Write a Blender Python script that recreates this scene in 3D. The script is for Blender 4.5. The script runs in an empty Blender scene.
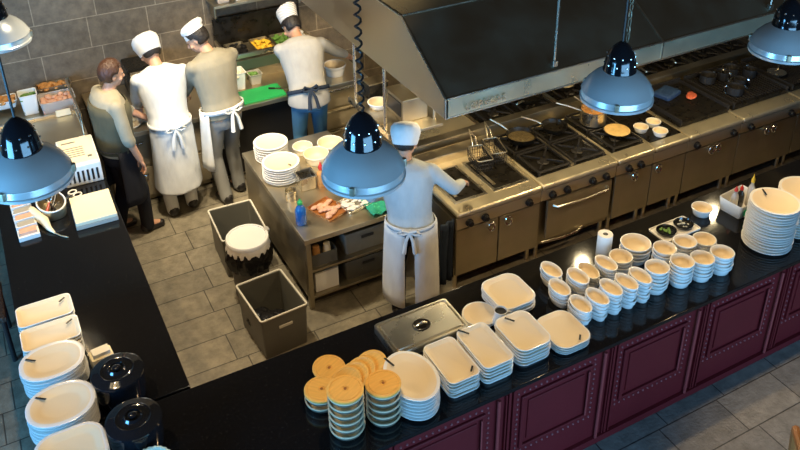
import bpy, bmesh, math, random
from mathutils import Vector as V, Matrix, Euler
random.seed(7)
C = bpy.context.scene.collection
PI = math.pi
sin, cos = math.sin, math.cos
ORD = ['topmost', 'second', 'third', 'fourth', 'fifth', 'sixth', 'seventh', 'eighth', 'ninth', 'tenth', 'eleventh', 'twelfth',
       'thirteenth', 'fourteenth', 'fifteenth', 'sixteenth', 'seventeenth', 'eighteenth', 'nineteenth', 'twentieth', 'twenty-first', 'twenty-second']

# ------------------------------------------------------------------ materials
def mat(name, col, rough=.5, metal=0., bump=0., bscale=20., var=0., vscale=6., spec=.5, emit=None, estr=0., trans=0., alpha=1., stretch=None, coat=0., rvar=0.):
    m = bpy.data.materials.new(name); m.use_nodes = True
    nt = m.node_tree; b = nt.nodes['Principled BSDF']
    b.inputs['Base Color'].default_value = (*col, 1)
    b.inputs['Roughness'].default_value = rough
    b.inputs['Metallic'].default_value = metal
    b.inputs['Specular IOR Level'].default_value = spec
    b.inputs['Transmission Weight'].default_value = trans
    b.inputs['Coat Weight'].default_value = coat
    b.inputs['Alpha'].default_value = alpha
    if emit:
        b.inputs['Emission Color'].default_value = (*emit, 1); b.inputs['Emission Strength'].default_value = estr
    tc = nt.nodes.new('ShaderNodeTexCoord'); mp = nt.nodes.new('ShaderNodeMapping')
    nt.links.new(tc.outputs['Object'], mp.inputs['Vector'])
    if stretch: mp.inputs['Scale'].default_value = stretch
    n = nt.nodes.new('ShaderNodeTexNoise'); n.inputs['Scale'].default_value = vscale; n.inputs['Detail'].default_value = 5
    nt.links.new(mp.outputs[0], n.inputs['Vector'])
    if var > 0:
        mx = nt.nodes.new('ShaderNodeMix'); mx.data_type = 'RGBA'
        mx.inputs['A'].default_value = (*[c*(1-var) for c in col], 1)
        mx.inputs['B'].default_value = (*[min(1, c*(1+var)) for c in col], 1)
        nt.links.new(n.outputs['Fac'], mx.inputs['Factor']); nt.links.new(mx.outputs['Result'], b.inputs['Base Color'])
    if rvar > 0:
        mr = nt.nodes.new('ShaderNodeMapRange'); mr.inputs['From Min'].default_value = .3; mr.inputs['From Max'].default_value = .7
        mr.inputs['To Min'].default_value = max(.02, rough-rvar); mr.inputs['To Max'].default_value = rough+rvar
        nt.links.new(n.outputs['Fac'], mr.inputs['Value']); nt.links.new(mr.outputs[0], b.inputs['Roughness'])
    if bump > 0:
        n2 = nt.nodes.new('ShaderNodeTexNoise'); n2.inputs['Scale'].default_value = bscale; n2.inputs['Detail'].default_value = 4
        nt.links.new(mp.outputs[0], n2.inputs['Vector'])
        bp = nt.nodes.new('ShaderNodeBump'); bp.inputs['Strength'].default_value = bump; bp.inputs['Distance'].default_value = .02
        nt.links.new(n2.outputs['Fac'], bp.inputs['Height']); nt.links.new(bp.outputs[0], b.inputs['Normal'])
    return m

def tile_mat(name, cols, mortar, w, h, off, shift, axes, rough, msize=.006, gbump=.4):
    m = bpy.data.materials.new(name); m.use_nodes = True
    nt = m.node_tree; L = nt.links; b = nt.nodes['Principled BSDF']
    g = nt.nodes.new('ShaderNodeNewGeometry'); s = nt.nodes.new('ShaderNodeSeparateXYZ'); c = nt.nodes.new('ShaderNodeCombineXYZ')
    L.new(g.outputs['Position'], s.inputs[0]); L.new(s.outputs[axes[0]], c.inputs[0]); L.new(s.outputs[axes[1]], c.inputs[1])
    mp = nt.nodes.new('ShaderNodeMapping'); mp.inputs['Location'].default_value = (shift[0], shift[1], 0); L.new(c.outputs[0], mp.inputs[0])
    br = nt.nodes.new('ShaderNodeTexBrick'); L.new(mp.outputs[0], br.inputs['Vector'])
    br.inputs['Scale'].default_value = 1; br.inputs['Brick Width'].default_value = w; br.inputs['Row Height'].default_value = h
    br.inputs['Mortar Size'].default_value = msize; br.inputs['Mortar Smooth'].default_value = .1; br.offset = off; br.offset_frequency = 2
    br.inputs['Color1'].default_value = (*cols[0], 1); br.inputs['Color2'].default_value = (*cols[1], 1); br.inputs['Mortar'].default_value = (*mortar, 1)
    br.inputs['Bias'].default_value = 0
    n = nt.nodes.new('ShaderNodeTexNoise'); n.inputs['Scale'].default_value = 9; n.inputs['Detail'].default_value = 9; n.inputs['Roughness'].default_value = .65
    L.new(g.outputs['Position'], n.inputs['Vector'])
    mr = nt.nodes.new('ShaderNodeMapRange'); mr.inputs['From Min'].default_value = .25; mr.inputs['From Max'].default_value = .75; mr.inputs['To Min'].default_value = .55; mr.inputs['To Max'].default_value = 1.4
    L.new(n.outputs['Fac'], mr.inputs[0])
    mx = nt.nodes.new('ShaderNodeMix'); mx.data_type = 'RGBA'; mx.blend_type = 'MULTIPLY'; mx.inputs['Factor'].default_value = 1
    L.new(br.outputs['Color'], mx.inputs['A']); L.new(mr.outputs[0], mx.inputs['B']); L.new(mx.outputs['Result'], b.inputs['Base Color'])
    b.inputs['Roughness'].default_value = rough
    bp = nt.nodes.new('ShaderNodeBump'); bp.inputs['Strength'].default_value = gbump; bp.inputs['Distance'].default_value = .01
    ad = nt.nodes.new('ShaderNodeMath'); ad.operation = 'MULTIPLY_ADD'; ad.inputs[1].default_value = -1.; L.new(br.outputs['Fac'], ad.inputs[0])
    n3 = nt.nodes.new('ShaderNodeTexNoise'); n3.inputs['Scale'].default_value = 40; n3.inputs['Detail'].default_value = 6; L.new(g.outputs['Position'], n3.inputs['Vector'])
    L.new(n3.outputs['Fac'], ad.inputs[2]); L.new(ad.outputs[0], bp.inputs['Height']); L.new(bp.outputs[0], b.inputs['Normal'])
    return m

def granite_mat():
    m = bpy.data.materials.new('black_granite'); m.use_nodes = True
    nt = m.node_tree; L = nt.links; b = nt.nodes['Principled BSDF']
    g = nt.nodes.new('ShaderNodeNewGeometry'); n = nt.nodes.new('ShaderNodeTexNoise'); n.inputs['Scale'].default_value = 60; n.inputs['Detail'].default_value = 6
    n.inputs['Roughness'].default_value = .8
    L.new(g.outputs['Position'], n.inputs['Vector'])
    r = nt.nodes.new('ShaderNodeValToRGB'); r.color_ramp.elements[0].position = .58; r.color_ramp.elements[0].color = (.006, .006, .007, 1)
    r.color_ramp.elements[1].position = .8; r.color_ramp.elements[1].color = (.05, .05, .05, 1)
    L.new(n.outputs['Fac'], r.inputs[0]); L.new(r.outputs[0], b.inputs['Base Color'])
    b.inputs['Roughness'].default_value = .1; b.inputs['Specular IOR Level'].default_value = .3
    n2 = nt.nodes.new('ShaderNodeTexNoise'); n2.inputs['Scale'].default_value = 30; L.new(g.outputs['Position'], n2.inputs['Vector'])
    bp = nt.nodes.new('ShaderNodeBump'); bp.inputs['Strength'].default_value = .012; bp.inputs['Distance'].default_value = .01
    L.new(n2.outputs['Fac'], bp.inputs['Height']); L.new(bp.outputs[0], b.inputs['Normal'])
    return m

def stripe_mat(name, c1, c2, scale, rough=.8):
    m = mat(name, c1, rough); nt = m.node_tree; L = nt.links; b = nt.nodes['Principled BSDF']
    tc = nt.nodes.new('ShaderNodeTexCoord'); w = nt.nodes.new('ShaderNodeTexWave'); w.bands_direction = 'Z'; w.inputs['Scale'].default_value = scale
    w.inputs['Distortion'].default_value = .6
    r = nt.nodes.new('ShaderNodeValToRGB'); r.color_ramp.elements[0].position = .4; r.color_ramp.elements[0].color = (*c1, 1)
    r.color_ramp.elements[1].position = .6; r.color_ramp.elements[1].color = (*c2, 1)
    L.new(tc.outputs['Object'], w.inputs[0]); L.new(w.outputs['Fac'], r.inputs[0]); L.new(r.outputs[0], b.inputs['Base Color'])
    return m

def cloth_mat(name, col, bump=.6, var=.2):
    return mat(name, col, .85, bump=bump, bscale=9, var=var, vscale=12, spec=.2, stretch=(1, 1, .45))

M = {}
M['wall'] = tile_mat('slate_wall_tile', [(.125, .098, .066), (.155, .122, .084)], (.30, .245, .17), .62, .345, .17, (-.39+.62, -1.40+.345*6), ('X', 'Z'), .65, .005)
M['floor'] = tile_mat('slate_floor_tile', [(.175, .155, .112), (.225, .198, .142)], (.055, .048, .036), .58, .3195, .155, (-1.245+.58*4, -5.113+.3195*30), ('X', 'Y'), .45, .005)
M['floor2'] = tile_mat('dining_floor_tile', [(.15, .145, .135), (.19, .18, .16)], (.03, .03, .03), .575, .3195, .155, (-4.306+.575*14, -2.63+.3195*40), ('X', 'Y'), .5, .005)
M['granite'] = granite_mat()
M['burgundy'] = mat('burgundy_paint', (.125, .010, .014), .5, spec=.25, bump=.06, bscale=30, var=.15, vscale=3)
M['burgundy_light'] = mat('lit_burgundy_edge', (.27, .045, .045), .35)  # light caught on the edges, put into a paler burgundy
M['stud'] = mat('antique_nailhead', (.34, .13, .14), .35, metal=.4)
M['steel'] = mat('brushed_stainless', (.66, .58, .43), .38, metal=1, bump=.03, bscale=60, var=.12, vscale=5, stretch=(1, 1, 12), rvar=.1)
M['steel_dark'] = mat('dull_stainless', (.42, .37, .27), .45, metal=1, bump=.03, bscale=50, var=.2, vscale=4, rvar=.1)
M['steel_bright'] = mat('polished_stainless', (.76, .72, .62), .28, metal=1, var=.06, vscale=4, rvar=.06)
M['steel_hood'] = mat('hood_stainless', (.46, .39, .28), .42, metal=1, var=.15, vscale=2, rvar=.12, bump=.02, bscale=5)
M['lit_steel'] = mat('warm_lit_stainless', (.68, .60, .42), .35, metal=.75, bump=.006, bscale=60, var=.1, vscale=5, rvar=.1)  # warm lamp gleam put into the steel's base colour
M['door_steel'] = mat('smeared_door_steel', (.46, .40, .27), .42, metal=.8, var=.25, vscale=6, rvar=.12)
M['drawer'] = mat('beige_steel_front', (.42, .36, .25), .4, metal=.35, var=.12)
M['chrome'] = mat('chrome', (.8, .8, .8), .12, metal=1)
M['iron'] = mat('cast_iron', (.018, .016, .015), .45, bump=.3, bscale=60, var=.4)
M['grease'] = mat('greasy_black_steel', (.014, .012, .009), .34, metal=.3, bump=.25, bscale=18, var=.6, vscale=14, rvar=.15)
M['black'] = mat('black_plastic', (.012, .012, .013), .35)
M['gloss_black'] = mat('glazed_black', (.008, .009, .012), .08, coat=.6)
M['china'] = mat('white_china', (.80, .80, .78), .18, var=.03, coat=.3)
M['china_lit'] = mat('warm_lit_china', (.76, .63, .43), .42, var=.03)  # warm pendant light put into the white china's colour
M['mark'] = mat('black_rim_mark', (.01, .01, .01), .4)
M['wood'] = mat('pale_yellow_wood', (.76, .42, .09), .5, bump=.1, bscale=25, var=.25, vscale=8, stretch=(1, 8, 1))
M['wood_dark'] = mat('orange_brown_wood', (.35, .13, .035), .35, var=.3, vscale=5, stretch=(1, 8, 1))
M['c_rim'] = mat('cream_stoneware', (.78, .66, .46), .35)
M['c_side'] = mat('dark_stoneware_band', (.16, .15, .12), .4, var=.5, vscale=25)
M['cream'] = mat('cream_board', (.85, .76, .55), .5, var=.06)
M['white'] = mat('white_plastic', (.80, .80, .77), .4)
M['paper'] = mat('white_paper', (.85, .83, .78), .8, bump=.1)
M['grey_plastic'] = mat('grey_plastic', (.16, .16, .14), .45, var=.15)
M['grey_light'] = mat('pale_grey_plastic', (.42, .40, .35), .4)
M['crate'] = mat('dark_grey_crate', (.075, .075, .068), .5, var=.2)
M['bin'] = mat('charcoal_grey_plastic', (.11, .11, .095), .45, var=.15)
M['rimw'] = mat('worn_pale_rim', (.6, .58, .5), .4)
M['bag'] = mat('black_bin_bag', (.01, .01, .011), .22, bump=.9, bscale=14)
M['green'] = mat('green_cutting_board', (.02, .38, .10), .45, var=.1)
M['teal'] = mat('green_cloth', (.02, .35, .22), .8, bump=.5)
M['blue'] = mat('blue_plastic', (.01, .12, .42), .25)
M['red'] = mat('red_plastic', (.6, .03, .02), .35)
M['yellow'] = mat('yellow_food', (.85, .52, .04), .6, bump=.4, var=.3, vscale=40)
M['bread'] = mat('baked_crust', (.50, .24, .07), .6, bump=.5, bscale=30, var=.45, vscale=30)
M['pancake'] = mat('yellow_batter', (.75, .50, .18), .5, bump=.3, bscale=30, var=.3, vscale=25)
M['onion'] = mat('dark_fried_onions', (.10, .075, .035), .4, bump=.8, bscale=50, var=.9, vscale=60)
M['meat'] = mat('raw_red_meat', (.55, .12, .06), .35, bump=.3, var=.4, vscale=40)
M['salad'] = mat('leafy_salad', (.12, .26, .05), .5, bump=.6, var=.6, vscale=40)
M['foil'] = mat('crumpled_foil', (.7, .68, .62), .3, metal=.9, bump=.9, bscale=30)
M['clear'] = mat('clear_plastic', (.85, .82, .78), .15, trans=.6, var=.0)
M['pink'] = mat('pink_pastry', (.72, .42, .30), .5, bump=.5, var=.3, vscale=30)
M['shade'] = mat('brushed_aluminium_shade', (.80, .85, .86), .24, metal=.5, var=.05)
M['shade_in'] = mat('white_enamel', (.9, .85, .75), .4)
M['cap'] = mat('dark_blue_enamel', (.005, .008, .012), .12, coat=.5)
M['bulb'] = mat('lit_bulb', (1, .8, .5), .4, emit=(1, .72, .38), estr=25)
M['skin'] = mat('skin', (.50, .27, .17), .5, var=.1, vscale=10)
M['lip'] = mat('lips', (.42, .15, .12), .5)
M['eye'] = mat('eye', (.03, .02, .015), .2)
M['hair'] = mat('brown_hair', (.06, .025, .012), .5, bump=.6, bscale=60, stretch=(1, 1, .3))
M['hair_black'] = mat('black_hair', (.015, .011, .009), .5, bump=.6, bscale=60)
M['c_olive'] = cloth_mat('olive_grey_shirt', (.34, .31, .23))
M['c_vest'] = cloth_mat('dark_olive_vest', (.09, .085, .055))
M['c_dark'] = cloth_mat('near_black_cloth', (.012, .013, .018))
M['c_white'] = cloth_mat('white_cotton', (.62, .64, .64))
M['c_tan'] = cloth_mat('taupe_chef_shirt', (.24, .22, .165))
M['c_grey'] = cloth_mat('grey_chef_shirt', (.38, .37, .345))
M['c_pale'] = cloth_mat('pale_grey_shirt', (.42, .45, .45))
M['c_jean'] = cloth_mat('blue_denim', (.06, .17, .30))
M['c_trouser'] = cloth_mat('grey_trousers', (.22, .225, .22))
M['c_navy'] = cloth_mat('dark_navy_apron', (.02, .03, .05))
M['c_cap'] = cloth_mat('white_cap', (.80, .79, .76))
M['c_stripe'] = stripe_mat('striped_cap_cloth', (.8, .78, .74), (.35, .34, .32), 22)
M['shoe'] = mat('black_shoe', (.012, .011, .011), .4)
M['shoe_tan'] = mat('brown_shoe', (.25, .15, .07), .5)
M['wicker'] = mat('dark_wicker', (.05, .03, .02), .5, bump=.8, bscale=60)
M['glass_green'] = mat('green_white_glaze', (.55, .65, .55), .3, bump=.4, var=.3, vscale=50)
M['cord'] = mat('black_cord', (.01, .01, .01), .4)

# ------------------------------------------------------------------ mesh helpers
class MB:
    def __init__(s): s.bm = bmesh.new(); s.bev = False
    def _xf(s, vs, mtx):
        if mtx is not None: bmesh.ops.transform(s.bm, matrix=mtx, verts=vs)
    def box(s, c, d, bev=0., rz=0., mtx=None, seg=2):
        r = bmesh.ops.create_cube(s.bm, size=1); vs = r['verts']
        bmesh.ops.scale(s.bm, vec=d, verts=vs)
        if bev > 0:
            s.bev = True
            es = list({e for v in vs for e in v.link_edges})
            rr = bmesh.ops.bevel(s.bm, geom=es, offset=bev, segments=seg, profile=.5, affect='EDGES')
            vs = list({v for v in rr['verts']} | {v for v in vs if v.is_valid})
        m = Matrix.Translation(c) @ Matrix.Rotation(rz, 4, 'Z')
        if mtx is not None: m = mtx @ m
        bmesh.ops.transform(s.bm, matrix=m, verts=vs)
        return s
    def loft(s, rings, cap0=True, cap1=True, closed=True):
        R = [[s.bm.verts.new(p) for p in r] for r in rings]
        n = len(R[0])
        for a, b in zip(R, R[1:]):
            for i in range(n if closed else n-1):
                j = (i+1) % n
                try: s.bm.faces.new((a[i], a[j], b[j], b[i]))
                except ValueError: pass
        if closed:
            if cap0: s.bm.faces.new(list(reversed(R[0])))
            if cap1: s.bm.faces.new(R[-1])
        return s
    def lathe(s, prof, c=(0, 0, 0), n=32, sx=1., sy=1., cap0=True, cap1=True, mtx=None):
        rings = []
        for r, z in prof:
            r = max(r, 1e-4)
            ring = [V((r*sx*cos(2*PI*i/n), r*sy*sin(2*PI*i/n), z)) + V(c) for i in range(n)]
            if mtx is not None: ring = [mtx @ p for p in ring]
            rings.append(ring)
        return s.loft(rings, cap0, cap1)
    def cyl(s, p0, p1, r0, r1=None, n=16):
        if r1 is None: r1 = r0
        p0, p1 = V(p0), V(p1); d = (p1-p0).normalized(); q = d.to_track_quat('Z', 'Y').to_matrix()
        rings = [[p + q @ V((r*cos(2*PI*i/n), r*sin(2*PI*i/n), 0)) for i in range(n)] for p, r in ((p0, r0), (p1, r1))]
        return s.loft(rings)
    def tube(s, pts, r, n=8):
        pts = [V(p) for p in pts]; rings = []; up = None
        for i, p in enumerate(pts):
            d = (pts[min(i+1, len(pts)-1)] - pts[max(i-1, 0)]).normalized()
            if up is None: up = V((0, 0, 1)) if abs(d.z) < .9 else V((1, 0, 0))
            x = d.cross(up)
            if x.length < 1e-4: x = d.cross(V((1, 0, 0)))
            x.normalize(); y = x.cross(d); up = y
            rr = r[i] if isinstance(r, (list, tuple)) else r
            rings.append([p + x*rr*cos(2*PI*k/n) + y*rr*sin(2*PI*k/n) for k in range(n)])
        return s.loft(rings)
    def ball(s, c, r, sc=(1, 1, 1), sub=2, mtx=None):
        q = bmesh.ops.create_icosphere(s.bm, subdivisions=sub, radius=r)
        m = Matrix.Translation(c) @ Matrix.Diagonal((*sc, 1))
        if mtx is not None: m = mtx @ m
        bmesh.ops.transform(s.bm, matrix=m, verts=q['verts']); return s
    def prism(s, pts, z0, z1):
        return s.loft([[V((x, y, z0)) for x, y in pts], [V((x, y, z1)) for x, y in pts]])
    def capsule(s, p0, p1, r0, r1, n=12):
        s.cyl(p0, p1, r0, r1, n); s.ball(p0, r0); s.ball(p1, r1); return s
    def quad_prism(s, a, b, c, d, n):   # slab from 4 pts, thick along -n
        a, b, c, d, n = map(V, (a, b, c, d, n))
        return s.loft([[a-n, b-n, c-n, d-n], [a, b, c, d]])
    def build(s, name, m, parent=None, loc=None, rz=0., ang=35):
        bmesh.ops.recalc_face_normals(s.bm, faces=s.bm.faces[:])
        me = bpy.data.meshes.new(name); s.bm.to_mesh(me); s.bm.free()
        for mm in (m if isinstance(m, (list, tuple)) else [m]): me.materials.append(mm)
        me.polygons.foreach_set('use_smooth', [True]*len(me.polygons)); me.set_sharp_from_angle(angle=math.radians(ang))
        o = bpy.data.objects.new(name, me); C.objects.link(o)
        if s.bev:
            wn = o.modifiers.new('weighted', 'WEIGHTED_NORMAL'); wn.mode = 'FACE_AREA'; wn.keep_sharp = True; wn.weight = 100
        if parent: o.parent = parent
        if loc is not None: o.location = loc
        o.rotation_euler.z = rz
        return o

def tag(o, label, cat, group=None, kind=None):
    o['label'] = label; o['category'] = cat
    if group: o['group'] = group
    if kind: o['kind'] = kind
    return o
def thing(name, label, cat, loc=(0, 0, 0), rz=0., group=None):
    o = bpy.data.objects.new(name, None); C.objects.link(o); o.location = loc; o.rotation_euler.z = rz; o.empty_display_size = .1
    return tag(o, label, cat, group)
def struct(o): o['kind'] = 'structure'; return o
def inst(src, loc, rz=None, label=None, group=None, rot=None):
    c = src.copy(); C.objects.link(c); c.location = loc
    if rz is not None: c.rotation_euler.z = rz
    if rot is not None: c.rotation_euler = rot
    if label: c['label'] = label
    if group: c['group'] = group
    for ch in src.children:
        d = ch.copy(); C.objects.link(d); d.parent = c
        for g in ch.children:
            e = g.copy(); C.objects.link(e); e.parent = d
    return c
def rrect(a, b, r, k=6):
    pts = []
    for cx, cy, a0 in ((a-r, b-r, 0), (-a+r, b-r, PI/2), (-a+r, -b+r, PI), (a-r, -b+r, 1.5*PI)):
        for i in range(k+1):
            t = a0 + PI/2*i/k; pts.append((cx+r*cos(t), cy+r*sin(t)))
    return pts
def ell(a, b, n=40, e=2.0):
    out = []
    for i in range(n):
        t = 2*PI*i/n; c, s_ = cos(t), sin(t)
        out.append((a*math.copysign(abs(c)**(2/e), c), b*math.copysign(abs(s_)**(2/e), s_)))
    return out
def dish_mb(out, prof, mb=None):
    mb = mb or MB(); rings = []
    ax = max(abs(p[0]) for p in out); ay = max(abs(p[1]) for p in out)
    for d, z in prof:      # d = inset in metres
        rings.append([V((x*(ax-d)/ax, y*(ay-d)/ay, z)) for x, y in out])
    return mb.loft(rings)

# ------------------------------------------------------------------ setting
struct(MB().box((3, 6.2, -.05), (14, 6.2, .1)).build('floor', M['floor']))
struct(MB().box((3, 1.05, -.05), (14, 4.1, .1)).build('floor', M['floor2']))
WY = 8.8
struct(MB().box((3, WY+.1, 1.9), (14, .2, 3.8)).build('wall_back', M['wall']))

# ------------------------------------------------------------------ bar counter
CZ = .95
bar = thing('bar_counter', 'long bar counter with black granite top and burgundy panelled front', 'counter', (0, 3.07, 0))
b = MB().box((4.6, .485, CZ-.0175), (9.8, .985, .035), .006); b.build('granite_top', M['granite'], bar)
b = MB().box((4.6, .5, .4575), (9.7, .93, .915)); b.build('carcass', M['burgundy'], bar)
pit = .86
panel = None
for k in range(-2, 6):
    x0 = 3.15 + k*pit
    if x0 < .2: continue
    pm = MB()
    pm.box((x0+.062, .03, .47), (.012, .03, .82), .004)
    pm.box((x0+.09, .028, .47), (.02, .022, .84), .004)
    pm.box((x0+.12, .03, .47), (.012, .03, .82), .004)
    po = pm.build('pilaster', M['burgundy'], bar)
    MB().cyl((x0, .012, .06), (x0, .012, .87), .011, n=10).build('bead', M['burgundy_light'], po)
    px0, px1, z0, z1 = x0+.20, x0+.755, .33, .78
    pm = MB()
    for (cx, cz, sx, sz) in (((px0+px1)/2, z0, px1-px0+.03, .03), ((px0+px1)/2, z1, px1-px0+.03, .03), (px0, (z0+z1)/2, .03, z1-z0), (px1, (z0+z1)/2, .03, z1-z0)):
        pm.box((cx, .028, cz), (sx, .024, sz), .008)
    pm.box(((px0+px1)/2, .034, (z0+z1)/2), (px1-px0-.09, .02, z1-z0-.09), .008)
    sm = pm
    for i in range(15):
        xx = px0-.035 + (px1-px0+.07)*i/14
        for zz in (z0-.045, z1+.045): sm.ball((xx, .034, zz), .0095, sub=1)
    for i in range(1, 12):
        zz = z0-.045 + (z1-z0+.09)*i/12
        for xx in (px0-.04, px1+.04): sm.ball((xx, .034, zz), .0095, sub=1)
    for f in pm.bm.faces:
        if len(f.verts) == 3 and f.calc_area() < 1.2e-4: f.material_index = 1
    pn = pm.build('front_panel', [M['burgundy'], M['stud']], bar)
    MB().cyl((px1-.02, .012, z0+.02), (px1-.02, .012, z1-.02), .006, n=8).build('edge_moulding', M['burgundy_light'], pn)
MB().box((4.6, .03, .03), (9.7, .05, .06), .004).build('plinth', M['burgundy'], bar)

left = thing('side_counter', 'dark granite side counter running from the bar to the prep station', 'counter', (0, 5.8, 0))
MB().box((.145, 0, CZ-.0175), (.91, 3.47, .035), .006).build('granite_top', M['granite'], left)
MB().box((.145, 0, .4575), (.85, 3.4, .915)).build('carcass', M['burgundy'], left)

# ------------------------------------------------------------------ dishes
def dish_kind(name, out, h, wall, foot, mark=None, inner=True):
    """one dish mesh: china outside, warm lamp light painted inside"""
    mb = MB()
    prof = [(foot+.004, 0), (foot, .002), (max(foot*.85, .016), h*.55), (.012, h*.72), (.001, h*.8), (0, h*.97), (.003, h), (wall*.6, h*.985), (wall, h*.9), (foot*.7+wall*.9, h*.55), (foot+wall, h*.42)]
    dish_mb(out, prof, mb)
    bmesh.ops.recalc_face_normals(mb.bm, faces=mb.bm.faces[:])
    rings = len(prof); n = len(out)
    mb.bm.faces.ensure_lookup_table()
    for f in mb.bm.faces:
        zc = f.calc_center_median().z
        if f.normal.z > .25 and zc < h*.96: f.material_index = 1  # upward faces take the painted lamp tint
    o = mb.build(name, [M['china'], M['china_lit']], ang=50)
    if mark is not None:
        mx, my, rz, l = mark
        MB().box((0, 0, 0), (.012, l, .005), .002).build('rim_mark', M['mark'], o, (mx, my, h+.002), rz)
    return o

def stack(proto, x, y, z0, n, pitch, what, where, group, cat='plate', jit=.004, rz=0., first=[None]):
    """n dishes from the bottom up, each a thing of its own"""
    for k in range(n):
        j = n-1-k
        lab = ('%s %s, %s' % (('topmost ' + what, 'in the stack', where) if j == 0 else (what, ORD[j] + ' from the top of the stack', where))) if n > 1 else '%s %s' % (what, where)
        if n > 1: lab = ('topmost %s in the stack %s' % (what, where)) if j == 0 else '%s, %s from the top of the stack %s' % (what, ORD[j], where)
        loc = (x+random.uniform(-jit, jit), y+random.uniform(-jit, jit), z0+k*pitch)
        r = rz + random.uniform(-.02, .02)
        if not proto.get('used'):
            o = proto; o.location = loc; o.rotation_euler.z = r; o['used'] = 1
            tag(o, lab, cat, group)
        else:
            o = inst(proto, loc, r, lab, group); o['category'] = cat
        if j > 0:
            for ch in list(o.children):
                if k < n-1: bpy.data.objects.remove(ch)
    return z0+(n-1)*pitch

def proto_marked(name, out, h, wall, foot, mark): return dish_kind(name, out, h, wall, foot, mark)
# stack() strips marks from buried copies; keep a plain proto for them and a marked one for the top
def mstack(name, out, h, wall, foot, mark, x, y, n, pitch, what, where, group, z0=CZ, rz=0., cat='plate', jit=.004):
    plain = dish_kind(name, out, h, wall, foot)
    for k in range(n-1):
        j = n-1-k
        loc = (x+random.uniform(-jit, jit), y+random.uniform(-jit, jit), z0+k*pitch)
        lab = '%s, %s from top of stack %s' % (what, ORD[j], where)
        if k == 0: o = plain; o.location = loc; o.rotation_euler.z = rz; tag(o, lab, cat, group)
        else: o = inst(plain, loc, rz+random.uniform(-.02, .02), lab, group)
    top = plain if n == 1 else inst(plain, (0, 0, 0))
    top.location = (x, y, z0+(n-1)*pitch); top.rotation_euler.z = rz
    tag(top, ('%s on top of stack %s' % (what, where)) if n > 1 else '%s %s' % (what, where), cat, group if n > 1 else None)
    if n == 1 and 'group' in top: del top['group']
    if mark:
        mx, my, a, l = mark
        MB().box((0, 0, 0), (.013, l, .004), .0015).build('rim_mark', M['mark'], top, (mx, my, h+.003), a)
    return top

S1 = 'stacked oval plates by the wooden lids'
mstack('oval_plate', ell(.16, .215), .03, .035, .05, (-.07, .16, .25, .09), 1.785, 3.31, 7, .026, 'white oval platter', 'right beside the wooden lids', S1)
mstack('rectangular_dish', rrect(.115, .185, .045), .032, .012, .018, (.07, -.13, -.75, .05), 2.085, 3.335, 6, .0235, 'white oblong dish', 'just right of the oval platters', 'first stack of oblong dishes')
mstack('rectangular_dish', rrect(.115, .19, .045), .034, .012, .018, (-.06, .16, .6, .08), 2.335, 3.335, 6, .025, 'white oblong dish', 'left of the square dishes', 'second stack of oblong dishes')
mstack('square_dish', rrect(.135, .17, .07), .034, .014, .03, (-.02, .12, .6, .07), 2.625, 3.325, 6, .025, 'white rounded square dish', 'under the tipped sauce jug', 'stacked rounded square dishes')
mstack('shallow_dish', rrect(.14, .165, .085), .022, .012, .03, (.045, -.12, -.75, .05), 2.925, 3.275, 4, .018, 'white rounded shallow dish', 'nearest the little oval dishes', 'stacked shallow rounded dishes')
# behind: two rounded plates, a round plate, sauce jug
mstack('serving_plate', rrect(.155, .17, .09), .03, .018, .03, None, 2.80, 3.74, 4, .026, 'white rounded serving plate', 'at the back behind the square dishes', 'serving plates at the back')
mstack('round_plate', ell(.125, .125), .024, .02, .04, None, 2.54, 3.70, 2, .016, 'white round plate', 'beside the steel pan lid', 'small pair of round plates')
jug = thing('sauce_jug', 'small white sauce jug with a dark mouth by the square dishes', 'jug', (2.62, 3.57, CZ))
b = MB(); b.lathe([(.035, 0), (.05, .02), (.055, .06), (.042, .11), (.046, .14), (.042, .14), (.038, .11), (.048, .06), (.04, .02)], n=24); b.build('body', M['china'], jug)
MB().lathe([(.035, .125), (.038, .128)], n=20).build('mouth_shade', M['mark'], jug)  # black disc paints the shade inside the open mouth
MB().tube([(.05, 0, .03), (.085, 0, .05), (.085, 0, .09), (.045, 0, .11)], .007).build('handle', M['china'], jug)

# left counter dishes, longest side across the counter
LG = 'white dishes stacked along the side counter'
mstack('rectangular_dish', rrect(.178, .115, .04), .032, .012, .02, (.12, .05, -.9, .05), -.115, 5.02, 7, .026, 'white oblong dish', 'farthest up the side counter', LG+', far oblong ones')
mstack('rectangular_dish', rrect(.182, .115, .04), .032, .012, .02, (.125, .05, -.9, .05), -.11, 4.77, 7, .026, 'white oblong dish', 'behind the oval plates', LG+', near oblong ones')
mstack('oval_plate', ell(.195, .165, e=2.3), .034, .045, .05, (-.12, .06, .9, .07), -.135, 4.50, 7, .027, 'white oval plate', 'behind the black pots', LG+', far ovals')
mstack('oval_plate', ell(.197, .172, e=2.2), .034, .045, .05, (-.10, .09, .9, .07), -.14, 4.11, 7, .027, 'white oval plate', 'left of the black pots', LG+', near ovals')
mstack('shallow_dish', rrect(.19, .17, .11), .032, .03, .04, None, -.14, 3.73, 7, .027, 'white rounded plate', 'nearest corner of the side counter', LG+', nearest')

# big round plates at the right
mstack('dinner_plate', ell(.185, .185), .026, .035, .06, (.02, .12, -.5, .08), 4.95, 3.335, 16, .0245, 'white round dinner plate', 'tallest on the bar', 'tall stack of dinner plates')
mstack('dinner_plate', ell(.185, .185), .026, .035, .06, None, 5.31, 3.36, 15, .0245, 'white round dinner plate', 'at right picture edge', 'second tall stack of dinner plates')
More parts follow.
